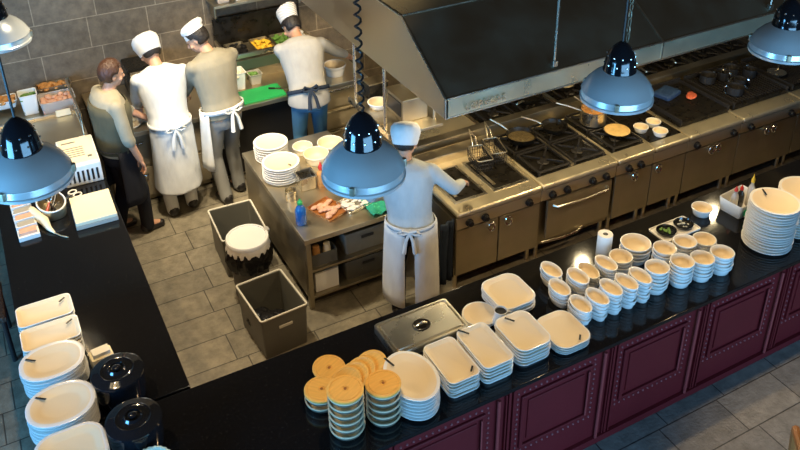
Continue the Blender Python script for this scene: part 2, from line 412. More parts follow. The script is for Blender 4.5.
# steel table plates
mstack('dinner_plate', ell(.165, .165), .026, .035, .05, None, 2.12, 6.74, 7, .026, 'white round plate', 'at far table corner', 'far plates on the steel table', z0=.755)
mstack('dinner_plate', ell(.175, .175), .026, .035, .05, (.05, -.10, .4, .04), 2.08, 6.36, 7, .025, 'white round plate', 'beside the steel tin', 'near plates on the steel table', z0=.755)

# cup / bowl stacks
def bowl(name, a, b_, h, mark=None, e=2.):
    mb = MB(); out = ell(a, b_, 28, e)
    dish_mb(out, [(a*.26, 0), (a*.22, .003), (a*.14, h*.5), (.008, h*.78), (0, h*.84), (0, h*.97), (.003, h), (.008, h*.98), (.012, h*.9), (a*.25, h*.45), (a*.42, h*.22)], mb)
    bmesh.ops.recalc_face_normals(mb.bm, faces=mb.bm.faces[:])
    for f in mb.bm.faces:
        if f.normal.z > .1 and f.calc_center_median().z < h*.97: f.material_index = 1  # bowl insides get the lamp-warmed colour
    return mb.build(name, [M['china'], M['china_lit']], ang=50)
def bstack(name, a, b_, h, pitch, spots, cat):
    pr = bowl(name, a, b_, h)
    first = True
    for x, y, n, what, where in spots:
        for k in range(n):
            j = n-1-k
            lab = ('%s on top of stack %s' % (what, where) if j == 0 else '%s, %s from top of stack %s' % (what, ORD[j], where)) if n > 1 else '%s %s' % (what, where)
            loc = (x+random.uniform(-.004, .004), y+random.uniform(-.004, .004), CZ+k*pitch); r = random.uniform(-.06, .06)
            g = '%s %s' % (what, where)
            if first: pr.location = loc; pr.rotation_euler.z = r; o = pr; first = False
            else: o = inst(pr, loc, r)
            tag(o, lab, cat, g if n > 1 else None)
            if n == 1 and 'group' in o: del o['group']
            if name == 'round_bowl':
                pass
OW = 'small white oval dish'
bstack('oval_ramekin', .064, .100, .05, .028, [
    (3.14, 3.37, 4, OW, 'first in front row'), (3.265, 3.35, 5, OW, 'second in front row'),
    (3.39, 3.35, 6, OW, 'third in front row'), (3.52, 3.345, 6, OW, 'fourth in front row'), (3.65, 3.35, 6, OW, 'fifth in front row'),
    (3.125, 3.575, 4, OW, 'first in middle row'), (3.29, 3.58, 5, OW, 'second in middle row'), (3.42, 3.62, 4, OW, 'third in middle row'),
    (3.56, 3.60, 5, OW, 'before the paper roll'), (3.19, 3.76, 4, OW, 'at the very back left')], 'dish')
RW = 'round white bowl'
bstack('round_bowl', .088, .088, .06, .029, [
    (3.81, 3.345, 6, RW, 'right of the ovals'), (4.01, 3.31, 6, RW, 'second in front row'), (4.195, 3.29, 5, RW, 'third in front row'),
    (4.375, 3.27, 5, RW, 'at front right end'), (4.04, 3.51, 5, RW, 'behind the second front bowls'), (4.23, 3.50, 5, RW, 'below the dark dishes'),
    (4.41, 3.47, 4, RW, 'at back right corner'), (3.72, 3.62, 4, RW, 'right of paper roll')], 'bowl')
bstack('wide_bowl', .115, .115, .065, .03, [(3.92, 3.68, 4, 'wide white handled bowl', 'behind the paper roll row')], 'bowl')
sb = bowl('round_bowl', .085, .085, .07); sb.location = (4.80, 3.86, CZ); tag(sb, 'single white bowl standing alone beyond the dark dishes', 'bowl')

# paper roll
pr = MB().lathe([(.055, 0), (.057, .004), (.057, .196), (.055, .2), (.022, .2), (.02, .198), (.02, .02)], n=28).build('paper_roll', M['paper'], None, (3.745, 3.83, CZ))
tag(pr, 'upright white paper roll behind the oval dishes', 'paper roll')
MB().lathe([(.0195, .1), (.0195, .198)], n=20).build('core', M['mark'], pr)
# tray with dark dishes
ty = thing('serving_tray', 'flat white tray holding two dark oval dishes', 'tray', (4.45, 3.80, CZ), .0)
dish_mb(rrect(.19, .10, .02), [(.004, 0), (0, .004), (0, .016), (.006, .018), (.01, .008)]).build('tray_base', M['china'], ty)
for sx, t in ((-1, 'left'), (1, 'right')):
    d = dish_mb(ell(.085, .075, 28), [(.02, .0), (.0, .028), (.006, .03), (.012, .016)]).build('oval_dish', M['gloss_black'], None, (4.45+sx*.092, 3.80, CZ+.008))
    tag(d, 'dark oval dish on the %s half of the white tray' % t, 'dish', 'dark oval dishes on the tray')
    bm_ = MB()
    for i in range(14):
        a = random.uniform(0, 6.28); r = random.uniform(0, .045); bm_.ball((r*cos(a), r*sin(a), .022), random.uniform(.008, .014), (1, 1, .6), 1)
    bm_.build('seeds', M['c_pale'] if sx > 0 else M['salad'], d)

# basket with bottles
bk = thing('condiment_basket', 'white and green plastic basket of bottles beside the tall plates', 'basket', (5.13, 3.76, CZ), .1)
b = MB(); dish_mb(rrect(.15, .11, .02), [(.015, 0), (.012, .004), (0, .12), (.002, .125), (.008, .12), (.022, .01)], b); b.build('tub', M['white'], bk)
MB().box((0, -.114, .06), (.22, .012, .05), .003).build('green_label', M['green'], bk)
def bottle(loc, name, label, r, h, m, capm, caph=.03):
    t = thing(name, label, 'bottle', loc)
    MB().lathe([(r*.92, 0), (r, .006), (r, h*.62), (r*.85, h*.72), (r*.42, h*.84), (r*.42, h*.9)], n=20).build('body', m, t)
    MB().lathe([(r*.5, h*.9), (r*.5, h*.9+caph*.6), (r*.25, h*.9+caph), (r*.1, h*.9+caph*1.5)], n=16).build('cap', capm, t)
    return t
bottle((5.06, 3.77, CZ+.012), 'sauce_bottle', 'red capped sauce bottle in the plastic basket', .03, .2, M['clear'], M['red'])
bottle((5.14, 3.78, CZ+.012), 'sauce_bottle', 'dark sauce bottle in the plastic basket', .03, .18, M['gloss_black'], M['red'])
bottle((5.22, 3.75, CZ+.012), 'squeeze_bottle', 'yellow topped squeeze bottle in the plastic basket', .03, .25, M['clear'], M['yellow'], .05)

# steel pan lid
gl = thing('pan_lid', 'rectangular stainless pan lid with recessed handle on the bar', 'lid', (2.12, 3.78, CZ), 0)
b = MB(); dish_mb(rrect(.285, .165, .025), [(.0, 0), (0, .05), (.004, .058), (.016, .058), (.022, .048), (.028, .048), (.036, .062), (.05, .062)], b); b.build('lid_panel', M['steel_bright'], gl)
MB().lathe([(.066, .0615), (.064, .066), (.05, .066), (.044, .063)], n=28, sy=.85).build('handle_recess', M['grease'], gl)
MB().tube([(-.04, 0, .064), (-.02, 0, .075), (.02, 0, .075), (.04, 0, .064)], .009).build('handle', M['steel_bright'], gl)

# ------------------------------------------------------------------ round dishes with wooden lids
LR = .108
def pot_proto():
    mb = MB(); dish_mb(ell(LR, LR, 36), [(.02, 0), (.014, .004), (.002, .03), (0, .04), (.006, .041), (.012, .03), (.03, .008)], mb)
    bmesh.ops.recalc_face_normals(mb.bm, faces=mb.bm.faces[:])
    for f in mb.bm.faces:
        if f.calc_center_median().z < .03 and f.calc_center_median().z > .003 and abs(f.normal.z) < .8: f.material_index = 1
    return mb.build('round_casserole', [M['c_rim'], M['c_side']])
def lid_proto():
    o = MB().lathe([(LR-.004, 0), (LR, .004), (LR, .012), (LR-.006, .016), (LR-.016, .016), (LR-.019, .0135), (LR-.022, .016), (.02, .0165), (.019, .0135), (.016, .0165), (.011, .0165), (.009, .0100)], n=40).build('wooden_lid', M['wood'])
    MB().lathe([(.009, .0105), (.0085, .0175), (.003, .018)], n=14).build('knob', M['wood_dark'], o)
    return o
pp, lp = pot_proto(), lid_proto(); used = [0, 0]
def put_pot(loc, lab, g):
    o = pp if not used[0] else inst(pp, loc); used[0] = 1; o.location = loc; tag(o, lab, 'dish', g)
def put_lid(loc, rot, lab, g=None):
    o = lp if not used[1] else inst(lp, loc); used[1] = 1; o.location = loc; o.rotation_euler = rot; tag(o, lab, 'lid', g)
    if not g and 'group' in o: del o['group']
for x, y, n, where in ((1.335, 3.285, 6, 'nearest the bar end'), (1.57, 3.265, 5, 'next to the oval platters'), (1.285, 3.545, 2, 'low at the back left')):
    for k in range(n):
        z = CZ+k*.054; j = n-1-k
        nm = '%s from top of pile' % ORD[j] if j else 'topmost of pile'
        put_pot((x, y, z), 'round white casserole dish, %s %s' % (nm, where), 'round casserole dishes piled '+where)
        if j == 0: put_lid((x, y, z+.0405), (0, 0, random.uniform(0, 6)), 'flat wooden lid closing the pile of casseroles %s' % where)
GL = 'loose wooden lids leaning on each other'
put_lid((1.425, 3.76, CZ+.012), (.12, .0, .4), 'flat wooden lid lying farthest back left among the loose lids', GL)
put_lid((1.46, 3.57, CZ+.045), (.0, -.42, .2), 'leftmost leaning wooden lid beside the low pile', GL)
put_lid((1.52, 3.585, CZ+.050), (.0, -.42, .1), 'second leaning wooden lid from the left', GL)
put_lid((1.575, 3.60, CZ+.056), (.0, -.42, .0), 'third leaning wooden lid, under the rightmost lid', GL)
put_lid((1.65, 3.60, CZ+.075), (.06, -.30, .0), 'rightmost leaning wooden lid beside the steel pan lid', GL)

# ------------------------------------------------------------------ black pots, napkins, frilly bowl on the side counter
def black_pot(x, y, lab):
    t = thing('black_pot', lab, 'pot', (x, y, CZ))
    MB().lathe([(.13, 0), (.145, .01), (.155, .10), (.155, .19), (.15, .195)], n=44).build('body', M['gloss_black'], t)
    l = MB().lathe([(.155, .195), (.16, .2), (.158, .21), (.14, .218), (.11, .222), (.10, .227), (.09, .222), (.055, .226), (.045, .240), (.038, .226), (.02, .226)], n=44).build('lid', M['gloss_black'], t)
    MB().lathe([(.02, .226), (.024, .245), (.016, .25)], n=18).build('lid_knob', M['gloss_black'], l)
black_pot(.205, 4.19, 'glossy black lidded pot, the farther of two')
black_pot(.212, 3.77, 'glossy black lidded pot, the nearer of two')
fb = MB(); n = 48; rings = []
for r, z, f in ((.06, 0, 0), (.09, .04, .002), (.115, .13, .006), (.12, .14, .006), (.11, .14, .006), (.08, .05, .002), (.05, .015, 0)):
    rings.append([V(((r+f*(i % 2))*cos(2*PI*i/n), (r+f*(i % 2))*sin(2*PI*i/n), z)) for i in range(n)])
fo = fb.loft(rings).build('fluted_bowl', M['glass_green'], None, (.235, 3.47, CZ), ang=20); tag(fo, 'pale green fluted bowl in front of the black pots', 'bowl')
np_ = thing('napkin_holder', 'small cream napkin holder behind the black pots', 'napkin holder', (.15, 4.52, CZ), .1)
MB().box((0, 0, .05), (.14, .1, .1), .006).build('holder', M['cream'], np_)
MB().box((0, 0, .115), (.11, .07, .03), .004).build('napkins', M['paper'], np_)

# cutting board (thick block, two layers)
cb = thing('cutting_board', 'thick white cutting board on the side counter', 'cutting board', (.41, 6.33, CZ), -.02)
MB().box((0, 0, .02), (.33, .42, .036), .006).build('lower_board', M['grey_light'], cb)
MB().box((0, 0, .055), (.325, .415, .034), .006).build('upper_board', M['cream'], cb)
# ticket rack
tr = thing('label_dispenser', 'five slot label dispenser at the left edge of side counter', 'dispenser', (-.115, 6.46, CZ), .03)
MB().box((0, 0, .02), (.16, .54, .04), .004).build('tray_body', M['white'], tr)
for k in range(5):
    yk = -.21+k*.105
    MB().box((0, yk, .05), (.13, .075, .03), .003).build('label_roll', M['grey_light'] if k % 2 else M['pink'], tr)
    MB().box((0, yk+.05, .05), (.155, .008, .05), .002).build('divider', M['white'], tr)
# utensil caddy
uc = thing('utensil_basket', 'oval wire basket of utensils between board and dispenser', 'basket', (.11, 6.52, CZ), .1)
dish_mb(ell(.11, .17, 32, 2.6), [(.02, 0), (.012, .004), (0, .09), (.003, .095), (.01, .09), (.024, .012)]).build('basket', M['steel_dark'], uc)
MB().tube([(.11*cos(t), .17*sin(t), .095) for t in [i*PI/12 for i in range(25)]], .007).build('rim', M['white'], uc)
def utensil(p, q, name, lab, cat, hm):
    t = thing(name, lab, cat, p)
    d = V(q)-V(p)
    MB().tube([(0, 0, 0), d*.5], .01).build('handle', hm, t)
    MB().tube([d*.5, d*.8, d], [.004, .016, .003], n=6).build('blade', M['chrome'], t)
utensil((.10, 6.50, CZ+.03), (.24, 6.78, CZ+.16), 'knife', 'steel knife leaning out of the utensil basket', 'knife', M['black'])
utensil((.05, 6.45, CZ+.03), (.15, 6.62, CZ+.14), 'palette_knife', 'palette knife lying in the utensil basket', 'knife', M['red'])
utensil((.14, 6.42, CZ+.03), (.06, 6.62, CZ+.13), 'serving_spoon', 'serving spoon lying across the utensil basket', 'spoon', M['black'])
sc = thing('kitchen_scissors', 'kitchen scissors lying behind the white cutting board', 'scissors', (.27, 6.66, CZ+.012), .5)
for s in (-1, 1):
    MB().tube([(.05+.035*cos(t), s*.035+.03*sin(t), .004) for t in [i*PI/8 for i in range(17)]], .007).build('finger_ring', M['white'], sc)
    MB().tube([(.02, s*.02, .004), (-.05, 0, .004), (-.17, -s*.012, .004)], [.006, .009, .002]).build('blade', M['chrome'], sc)
gt = thing('piping_bag', 'crumpled pale yellow piping bag beside the dispenser', 'bag', (.01, 6.36, CZ), .3)
MB().tube([(0, .2, .05), (0, .08, .045), (.01, -.02, .04), (.0, -.12, .025), (.01, -.2, .012)], [.03, .042, .038, .022, .008], n=12).build('bag', M['cream'], gt)
MB().tube([(.01, -.2, .012), (.03, -.27, .008), (.06, -.33, .01)], .006).build('nozzle', M['steel'], gt)

# white appliance with vents
ap = thing('countertop_appliance', 'white boxed appliance with printed cream top and front vents', 'appliance', (.43, 7.08, CZ), -.03)
MB().box((0, 0, .1), (.32, .54, .2), .012).build('housing', M['white'], ap)
MB().box((0, .01, .202), (.29, .47, .006), .002).build('top_panel', M['cream'], ap)
for k, (w, yy) in enumerate(((.12, .17), (.17, .06), (.17, .02), (.17, -.02), (.17, -.06), (.17, -.10))):
    MB().box((-.03 if k else -.06, yy, .2055), (w, .012 if k else .022, .002)).build('printed_line', M['grey_plastic'], ap)
MB().box((.09, -.14, .2055), (.035, .035, .002)).build('printed_mark', M['grey_plastic'], ap)
for k in range(7): MB().box((-.12+k*.04, -.272, .09), (.018, .006, .11), .002).build('vent_slot', M['black'], ap)

# ------------------------------------------------------------------ prep station
ps = thing('prep_station', 'grey steel refrigerated prep station against the tiled wall', 'prep station', (-.15, 7.58, 0))
MB().box((0, .6, .45), (1.5, 1.2, .9), .006).build('cabinet', M['steel_dark'], ps)
MB().box((0, .34, .925), (1.5, .7, .05), .006).build('worktop', M['steel'], ps)
MB().box((0, .95, .92), (1.5, .5, .04), .006).build('container_well', M['steel_dark'], ps)
MB().box((0, .70, .955), (1.5, .03, .05), .004).build('lip', M['steel_bright'], ps)
b = MB()
for zz in (1.02, 1.16): b.tube([(.72, .2, zz), (.72, 1.1, zz)], .013)
for yy in (.2, 1.1): b.tube([(.72, yy, .9), (.72, yy, 1.17)], .013)
b.build('side_rail', M['steel_bright'], ps)
MB().box((.60, .66, .99), (.14, .012, .07), .002).build('price_card', M['cream'], ps)
def container(loc, sx, sy, h, m, fill, lab, name='food_container', cat='container', lumps=24, lr=.03):
    t = thing(name, lab, cat, loc)
    dish_mb(rrect(sx, sy, min(sx, sy)*.25), [(.02, 0), (.016, .004), (0, h), (-.006, h), (-.006, h+.006), (.004, h+.005), (.02, .02)]).build('tub', m, t)
    f = MB(); f.box((0, 0, h*.45), (2*sx-.03, 2*sy-.03, h*.7), .01)
    for i in range(lumps):
        f.ball((random.uniform(-sx*.8, sx*.8), random.uniform(-sy*.8, sy*.8), h*.8+random.uniform(0, lr*.4)), random.uniform(lr*.7, lr*1.1), (1, 1, .7), 2)
    f.build('food', fill, t); return t
container((.43, 8.46, .94), .17, .13, .14, M['clear'], M['pink'], 'clear tub of pink pastries on the prep station')
container((.17, 8.52, .94), .085, .085, .22, M['white'], M['salad'], 'tall white tub with green contents on prep station', lr=.02)
container((.44, 8.69, 1.02), .17, .075, .10, M['steel_dark'], M['bread'], 'steel tray heaped with brown rolls by the wall', 'bread_tray', 'tray', 26, .035)
container((-.06, 8.66, 1.0), .12, .09, .08, M['white'], M['bread'], 'white tray of golden buns at the far left', 'bread_tray', 'tray', 16, .04)

# ------------------------------------------------------------------ back bench along the wall
bb = thing('back_bench', 'long steel work bench with drawers along the tiled wall', 'bench', (0, 7.62, 0))
MB().box((2.15, .58, .875), (2.9, 1.16, .05), .006).build('worktop', M['steel'], bb)
MB().box((2.15, .62, .44), (2.84, 1.0, .82)).build('carcass', M['steel_dark'], bb)
for k, x in enumerate((.98, 1.5)):
    for z in (.25, .63):
        d = MB().box((x, .11, z), (.48, .02, .34), .006).build('drawer', M['drawer'], bb)
        MB().tube([(x-.12, .1, z+.1), (x-.1, .07, z+.1), (x+.1, .07, z+.1), (x+.12, .1, z+.1)], .008).build('drawer_handle', M['chrome'], d)
for z in (.16, .42, .68):
    d = MB().box((3.27, .11, z), (.58, .022, .23), .006).build('drawer', M['drawer'], bb)
    MB().box((3.27, .095, z+.095), (.5, .02, .018), .004).build('drawer_handle', M['steel_bright'], d)
MB().box((2.3, .115, .45), (1.15, .012, .8)).build('shelf_shade', M['black'], bb)  # black sheet painted as the shade of the open shelf
MB().box((2.3, .10, .84), (1.15, .02, .06), .004).build('shelf_edge', M['steel'], bb)
# raised rail with food
rl = thing('food_rail', 'raised steel food rail on the bench under the hanging shelf', 'food rail', (2.72, 8.22, .9))
b = MB(); b.box((0, .24, .12), (1.02, .46, .24), .006); b.build('cabinet', M['steel_dark'], rl)
MB().box((0, -.004, .18), (1.0, .012, .12), .003).build('green_front', mat('dull_green_panel', (.05, .08, .05), .4), rl)
MB().box((0, .0, .30), (1.04, .04, .05), .006).build('front_lip', M['steel_bright'], rl)
MB().box((0, .5, .40), (1.04, .02, .36), .003).build('back_panel', M['grease'], rl)
MB().box((-.51, .24, .30), (.025, .5, .06), .004).build('end_lip', M['steel'], rl)
for k, (x, m, nm) in enumerate(((-.34, 'black', 'dark olives'), (-.05, 'yellow', 'yellow peppers'), (.2, 'salad', 'green leaves'), (.4, 'china', 'white cheese'))):
    f = MB(); f.box((0, 0, .01), (.2, .34, .02), .005)
    for i in range(22): f.ball((random.uniform(-.08, .08), random.uniform(-.14, .14), .03+random.uniform(0, .03)), random.uniform(.018, .034), (1, 1, .7), 1)
    t = thing('food_tray', 'tray of %s in the raised food rail' % nm, 'tray', (2.72+x, 8.45, 1.145))
    dish_mb(rrect(.11, .18, .02), [(.01, 0), (0, .05), (.006, .05), (.016, .006)]).build('pan', M['steel_dark'], t); f.build('food', M[m], t)
hs = thing('wall_shelf', 'dark wall shelf above the raised food rail', 'shelf', (2.72, 8.6, 1.72))
MB().box((0, 0, 0), (1.1, .34, .03), .004).build('board', M['steel_dark'], hs)
for s in (-1, 1): MB().box((s*.5, .1, -.1), (.02, .18, .2), .003).build('bracket', M['steel_dark'], hs)
for k in range(5):
    o = container((2.3+k*.2, 8.58, 1.735), .08, .11, .09, M['white'] if k % 2 else M['clear'], M['bread'] if k % 2 else M['pink'], 'food tub on the wall shelf, %s from its left end' % ('first', 'second', 'third', 'fourth', 'fifth')[k], lumps=8)
    o['group'] = 'tubs on the wall shelf'
gb = MB().box((0, 0, .0125), (.47, .29, .025), .006).build('cutting_board', M['green'], None, (2.40, 7.79, .9), .0); tag(gb, 'bright green cutting board on the back bench', 'cutting board')
kn = thing('knife', 'steel knife lying on the green cutting board', 'knife', (2.5, 7.83, .928), -.5)
MB().box((.14, 0, .004), (.16, .03, .004), .001).build('blade', M['chrome'], kn); MB().tube([(0, 0, .008), (.07, 0, .008)], .011).build('handle', M['black'], kn)
container((2.24, 8.08, .9), .075, .09, .2, M['white'], M['cream'], 'tall white tub behind the green cutting board', lumps=8)
container((2.44, 8.1, .9), .07, .07, .12, M['grey_light'], M['salad'], 'low grey tub behind the green cutting board', lumps=8)
wb = bowl('mixing_bowl', .125, .125, .13); wb.location = (3.30, 7.86, .9); tag(wb, 'deep white mixing bowl in front of the striped capped cook', 'bowl')
wb2 = bowl('round_bowl', .07, .07, .06); wb2.location = (3.1, 7.92, .9); tag(wb2, 'small white bowl left of the mixing bowl', 'bowl')
# plates and food on the bench between the left cooks
for k, (x, y, r, lab) in enumerate(((1.02, 7.80, .11, 'white plate of food on the bench, nearest the bareheaded man'), (1.2, 7.86, .11, 'white plate on the bench in front of the long coated cook'), (1.0, 8.12, .14, 'wide white plate of yellow food farther back on bench'))):
    d = dish_kind('dinner_plate', ell(r, r), .022, .025, .035); d.location = (x, y, .9); tag(d, lab, 'plate')
    f = MB()
    for i in range(8): f.ball((random.uniform(-r*.5, r*.5), random.uniform(-r*.5, r*.5), .024), .026, (1, 1, .5), 2)
    o = f.build('plated_food', M['yellow'] if k == 2 else M['cream'], None, (x, y, .902)); tag(o, ('creamy food', 'pale sliced food', 'yellow food')[k] + ' served on the plate ' + ('nearest the bareheaded man', 'before the long coated cook', 'farther back on the bench')[k], 'food')
tb = thing('sheet_tray', 'dark tray with cut food at the back of bench', 'tray', (1.45, 8.3, .9))
dish_mb(rrect(.2, .14, .02), [(.005, 0), (0, .02), (.006, .02), (.012, .006)]).build('tray_base', M['grease'], tb)
f = MB(); [f.ball((random.uniform(-.15, .15), random.uniform(-.09, .09), .02), .03, (1, 1, .5)) for i in range(16)]; f.build('food', M['pink'], tb)
eq = thing('slicing_machine', 'dark boxed kitchen machine against wall behind long coated cook', 'machine', (1.33, 8.55, .9))
MB().box((0, 0, .17), (.36, .34, .34), .02).build('housing', M['grease'], eq)
MB().box((0, -.175, .26), (.3, .015, .08), .004).build('front_plate', M['steel'], eq)
MB().cyl((-.1, -.17, .12), (-.1, -.2, .12), .025).build('dial', M['black'], eq)

# ------------------------------------------------------------------ steel table in the middle
st = thing('steel_table', 'stainless steel work table with two undershelves in mid kitchen', 'table', (1.89, 5.35, 0))
TW, TD, TZ = .92, 1.62, .755
MB().box((TW/2, TD/2, TZ-.025), (TW, TD, .05), .006).build('tabletop', M['steel'], st)
for x in (.035, TW-.035):
    for y in (.035, TD-.035):
        MB().box((x, y, (TZ-.05)/2), (.045, .045, TZ-.05), .004).build('leg', M['steel_dark'], st)
for z, nm in ((.12, 'lower_shelf'), (.40, 'middle_shelf')):
    MB().box((TW/2, TD/2, z), (TW-.03, TD-.03, .025), .004).build(nm, M['steel_dark'], st)
MB().box((.014, TD/2, .42), (.012, TD-.1, .58)).build('side_panel', M['steel_dark'], st)
MB().box((TW/2, TD-.014, .42), (TW-.1, .012, .58)).build('back_panel', M['steel_dark'], st)
def crate(loc, sx, sy, h, m, lab, rz=0., fill=None, rimm=None, name='storage_crate'):
    t = thing(name, lab, 'crate', loc, rz)
    dish_mb(rrect(sx, sy, .02, 3), [(.02, 0), (.018, .004), (.006, h-.03), (0, h-.028), (0, h), (.003, h+.003), (.016, h), (.018, h-.02), (.03, .015)]).build('body', m, t)
    if rimm: 
        b = MB(); out = rrect(sx-.004, sy-.004, .02, 3); b.tube([(x, y, h+.003) for x, y in out+out[:1]], .008); b.build('rim', rimm, t)
    MB().box((0, -sy-.001, h*.72), (.12, .012, .028), .006).build('handle_grip', rimm or M['black'], t)
    if fill is not None:
        f = MB()
        for i in range(12): f.ball((random.uniform(-sx*.6, sx*.6), random.uniform(-sy*.6, sy*.6), h*.35+random.uniform(0, .05)), random.uniform(.06, .1), (1, 1, .7), 2)
        f.build('contents', fill, t)
    return t
crate((2.49, 5.62, .4125), .22, .22, .22, M['grey_plastic'], 'grey crate on the upper undershelf of steel table')
crate((2.49, 5.62, .1325), .225, .22, .21, M['crate'], 'dark grey crate on the lower undershelf of steel table', fill=M['foil'])
b = thing('white_box', 'small pale box on the lower undershelf of steel table', 'box', (2.09, 5.50, .1325))
MB().box((0, 0, .1), (.22, .2, .2), .008).build('carton', M['white'], b); MB().box((0, 0, .203), (.222, .202, .012), .003).build('lid', M['grey_light'], b)
b = thing('spice_box', 'open dark box of jars on the upper undershelf', 'box', (2.08, 5.50, .4125))
dish_mb(rrect(.12, .1, .01, 2), [(0, 0), (0, .12), (.008, .12), (.01, .01)]).build('tray_box', M['crate'], b)
for x in (-.05, .05):
    t = MB().lathe([(.03, 0), (.034, .004), (.034, .11), (.03, .12), (.03, .15)], n=18).build('spice_jar', M['cream'] if x > 0 else M['bread'], None, (2.08+x, 5.47, .424)); tag(t, '%s spice jar in the open dark box' % ('cream' if x > 0 else 'brown'), 'jar')
TB = .755
for (x, y, r, h, lab) in ((2.42, 6.68, .10, .08, 'white bowl on the steel table beside the far plates'), (2.47, 6.46, .125, .10, 'larger white bowl in front on the steel table'), (2.68, 6.60, .13, .09, 'wide bowl behind the nearest pendant lamp on table')):
    o = bowl('round_bowl', r, r, h); o.location = (x, y, TB); tag(o, lab, 'bowl')
t = thing('steel_tin', 'square steel tin of dark sauce on the steel table', 'tin', (2.22, 6.11, TB))
dish_mb(rrect(.075, .075, .015, 3), [(.006, 0), (0, .004), (0, .13), (-.012, .132), (-.012, .137), (.004, .136), (.008, .02)]).build('tin_body', M['steel_bright'], t)
MB().box((0, 0, .06), (.125, .125, .09), .004).build('sauce', M['grease'], t)
bottle((2.345, 6.05, TB), 'pepper_mill', 'red topped wooden pepper mill on the steel table', .04, .2, M['bread'], M['red'], .05)
bottle((1.965, 5.6, TB), 'blue_bottle', 'blue spray bottle at the front corner of steel table', .047, .22, M['blue'], M['green'], .035)
t = thing('food_tray', 'dark tray of sliced brown food on the steel table', 'tray', (2.24, 5.66, TB), .35)
dish_mb(rrect(.12, .15, .015, 3), [(.006, 0), (0, .025), (.006, .026), (.012, .006)]).build('tray_base', M['wood_dark'], t)
f = MB(); [f.ball((random.uniform(-.08, .08), random.uniform(-.1, .1), .022), .03, (1.2, .8, .5)) for i in range(18)]; f.build('slices', M['pink'], t)
t = thing('foil_tray', 'foil tray of white pieces right of the brown food', 'tray', (2.47, 5.62, TB), .2)
dish_mb(rrect(.12, .11, .015, 3), [(.01, 0), (0, .03), (.004, .032), (.014, .006)]).build('tray_base', M['foil'], t)
f = MB(); [f.ball((random.uniform(-.09, .09), random.uniform(-.08, .08), .025), .022, (1.2, .8, .6), 1) for i in range(34)]; f.build('pieces', M['china'], t)
g = MB(); n = 12
rows = [[V((-.12+.24*i/n, -.13+.26*j/n, .018+.014*sin(i*1.3+j*.7)*cos(j*1.1))) for i in range(n+1)] for j in range(n+1)]
g.loft(rows, closed=False); o = g.build('green_cloth', M['teal'], None, (2.66, 5.50, TB)); md = o.modifiers.new('thick', 'SOLIDIFY'); md.thickness = .008; tag(o, 'crumpled green cloth at the right end of the steel table', 'cloth')
pl = bowl('round_bowl', .1, .1, .05); pl.location = (2.50, 6.2, TB); tag(pl, 'shallow white bowl behind the foil tray', 'bowl')
t = thing('steel_tin', 'small round steel tin behind the blue bottle', 'tin', (2.02, 5.98, TB)); MB().lathe([(.05, 0), (.052, .1), (.048, .1), (.046, .02)], n=24).build('tin_body', M['steel_bright'], t)

# ------------------------------------------------------------------ bins on the floor
crate((1.53, 5.25, 0), .205, .265, .41, M['bin'], 'nearest grey crate bin with black rubbish bag, on the floor', rz=.07, fill=M['bag'], rimm=M['rimw'], name='crate_bin')
crate((1.61, 6.38, 0), .21, .27, .42, M['bin'], 'farther grey crate bin standing behind the white lidded can', rz=-.05, rimm=M['rimw'], name='crate_bin')
tc_ = thing('rubbish_bin', 'round bin with white lid and black bag beside steel table', 'bin', (1.545, 5.84, 0))
MB().lathe([(.14, 0), (.15, .01), (.175, .5), (.18, .5)], n=32).build('drum', M['crate'], tc_)
b = MB(); n = 40; rings = []
for r, z, f in ((.178, .32, .012), (.195, .40, .02), (.20, .48, .014), (.185, .54, .006)): rings.append([V(((r+f*sin(i*2.9+z*9))*cos(2*PI*i/n), (r+f*sin(i*2.9+z*9))*sin(2*PI*i/n), z)) for i in range(n)])
b.loft(rings, False, False).build('bag', M['bag'], tc_)
b = MB(); rings = []
for r, z, f in ((.19, .50, .008), (.192, .53, .006), (.184, .57, .003)): rings.append([V(((r+f*sin(i*3.7))*cos(2*PI*i/n), (r+f*sin(i*3.7))*sin(2*PI*i/n), z)) for i in range(n)])
b.loft(rings).build('liner', M['paper'], tc_)
MB().lathe([(.18, .57), (.188, .575), (.188, .60), (.182, .612), (.165, .614), (.16, .606), (.05, .61), (.0, .61)], n=44).build('lid', M['china'], tc_)
MB().box((.185, .03, .60), (.05, .06, .03), .008).build('hinge', M['grey_light'], tc_)
MB().box((-.05, -.165, .06), (.09, .11, .05), .012).build('pedal', M['black'], tc_)

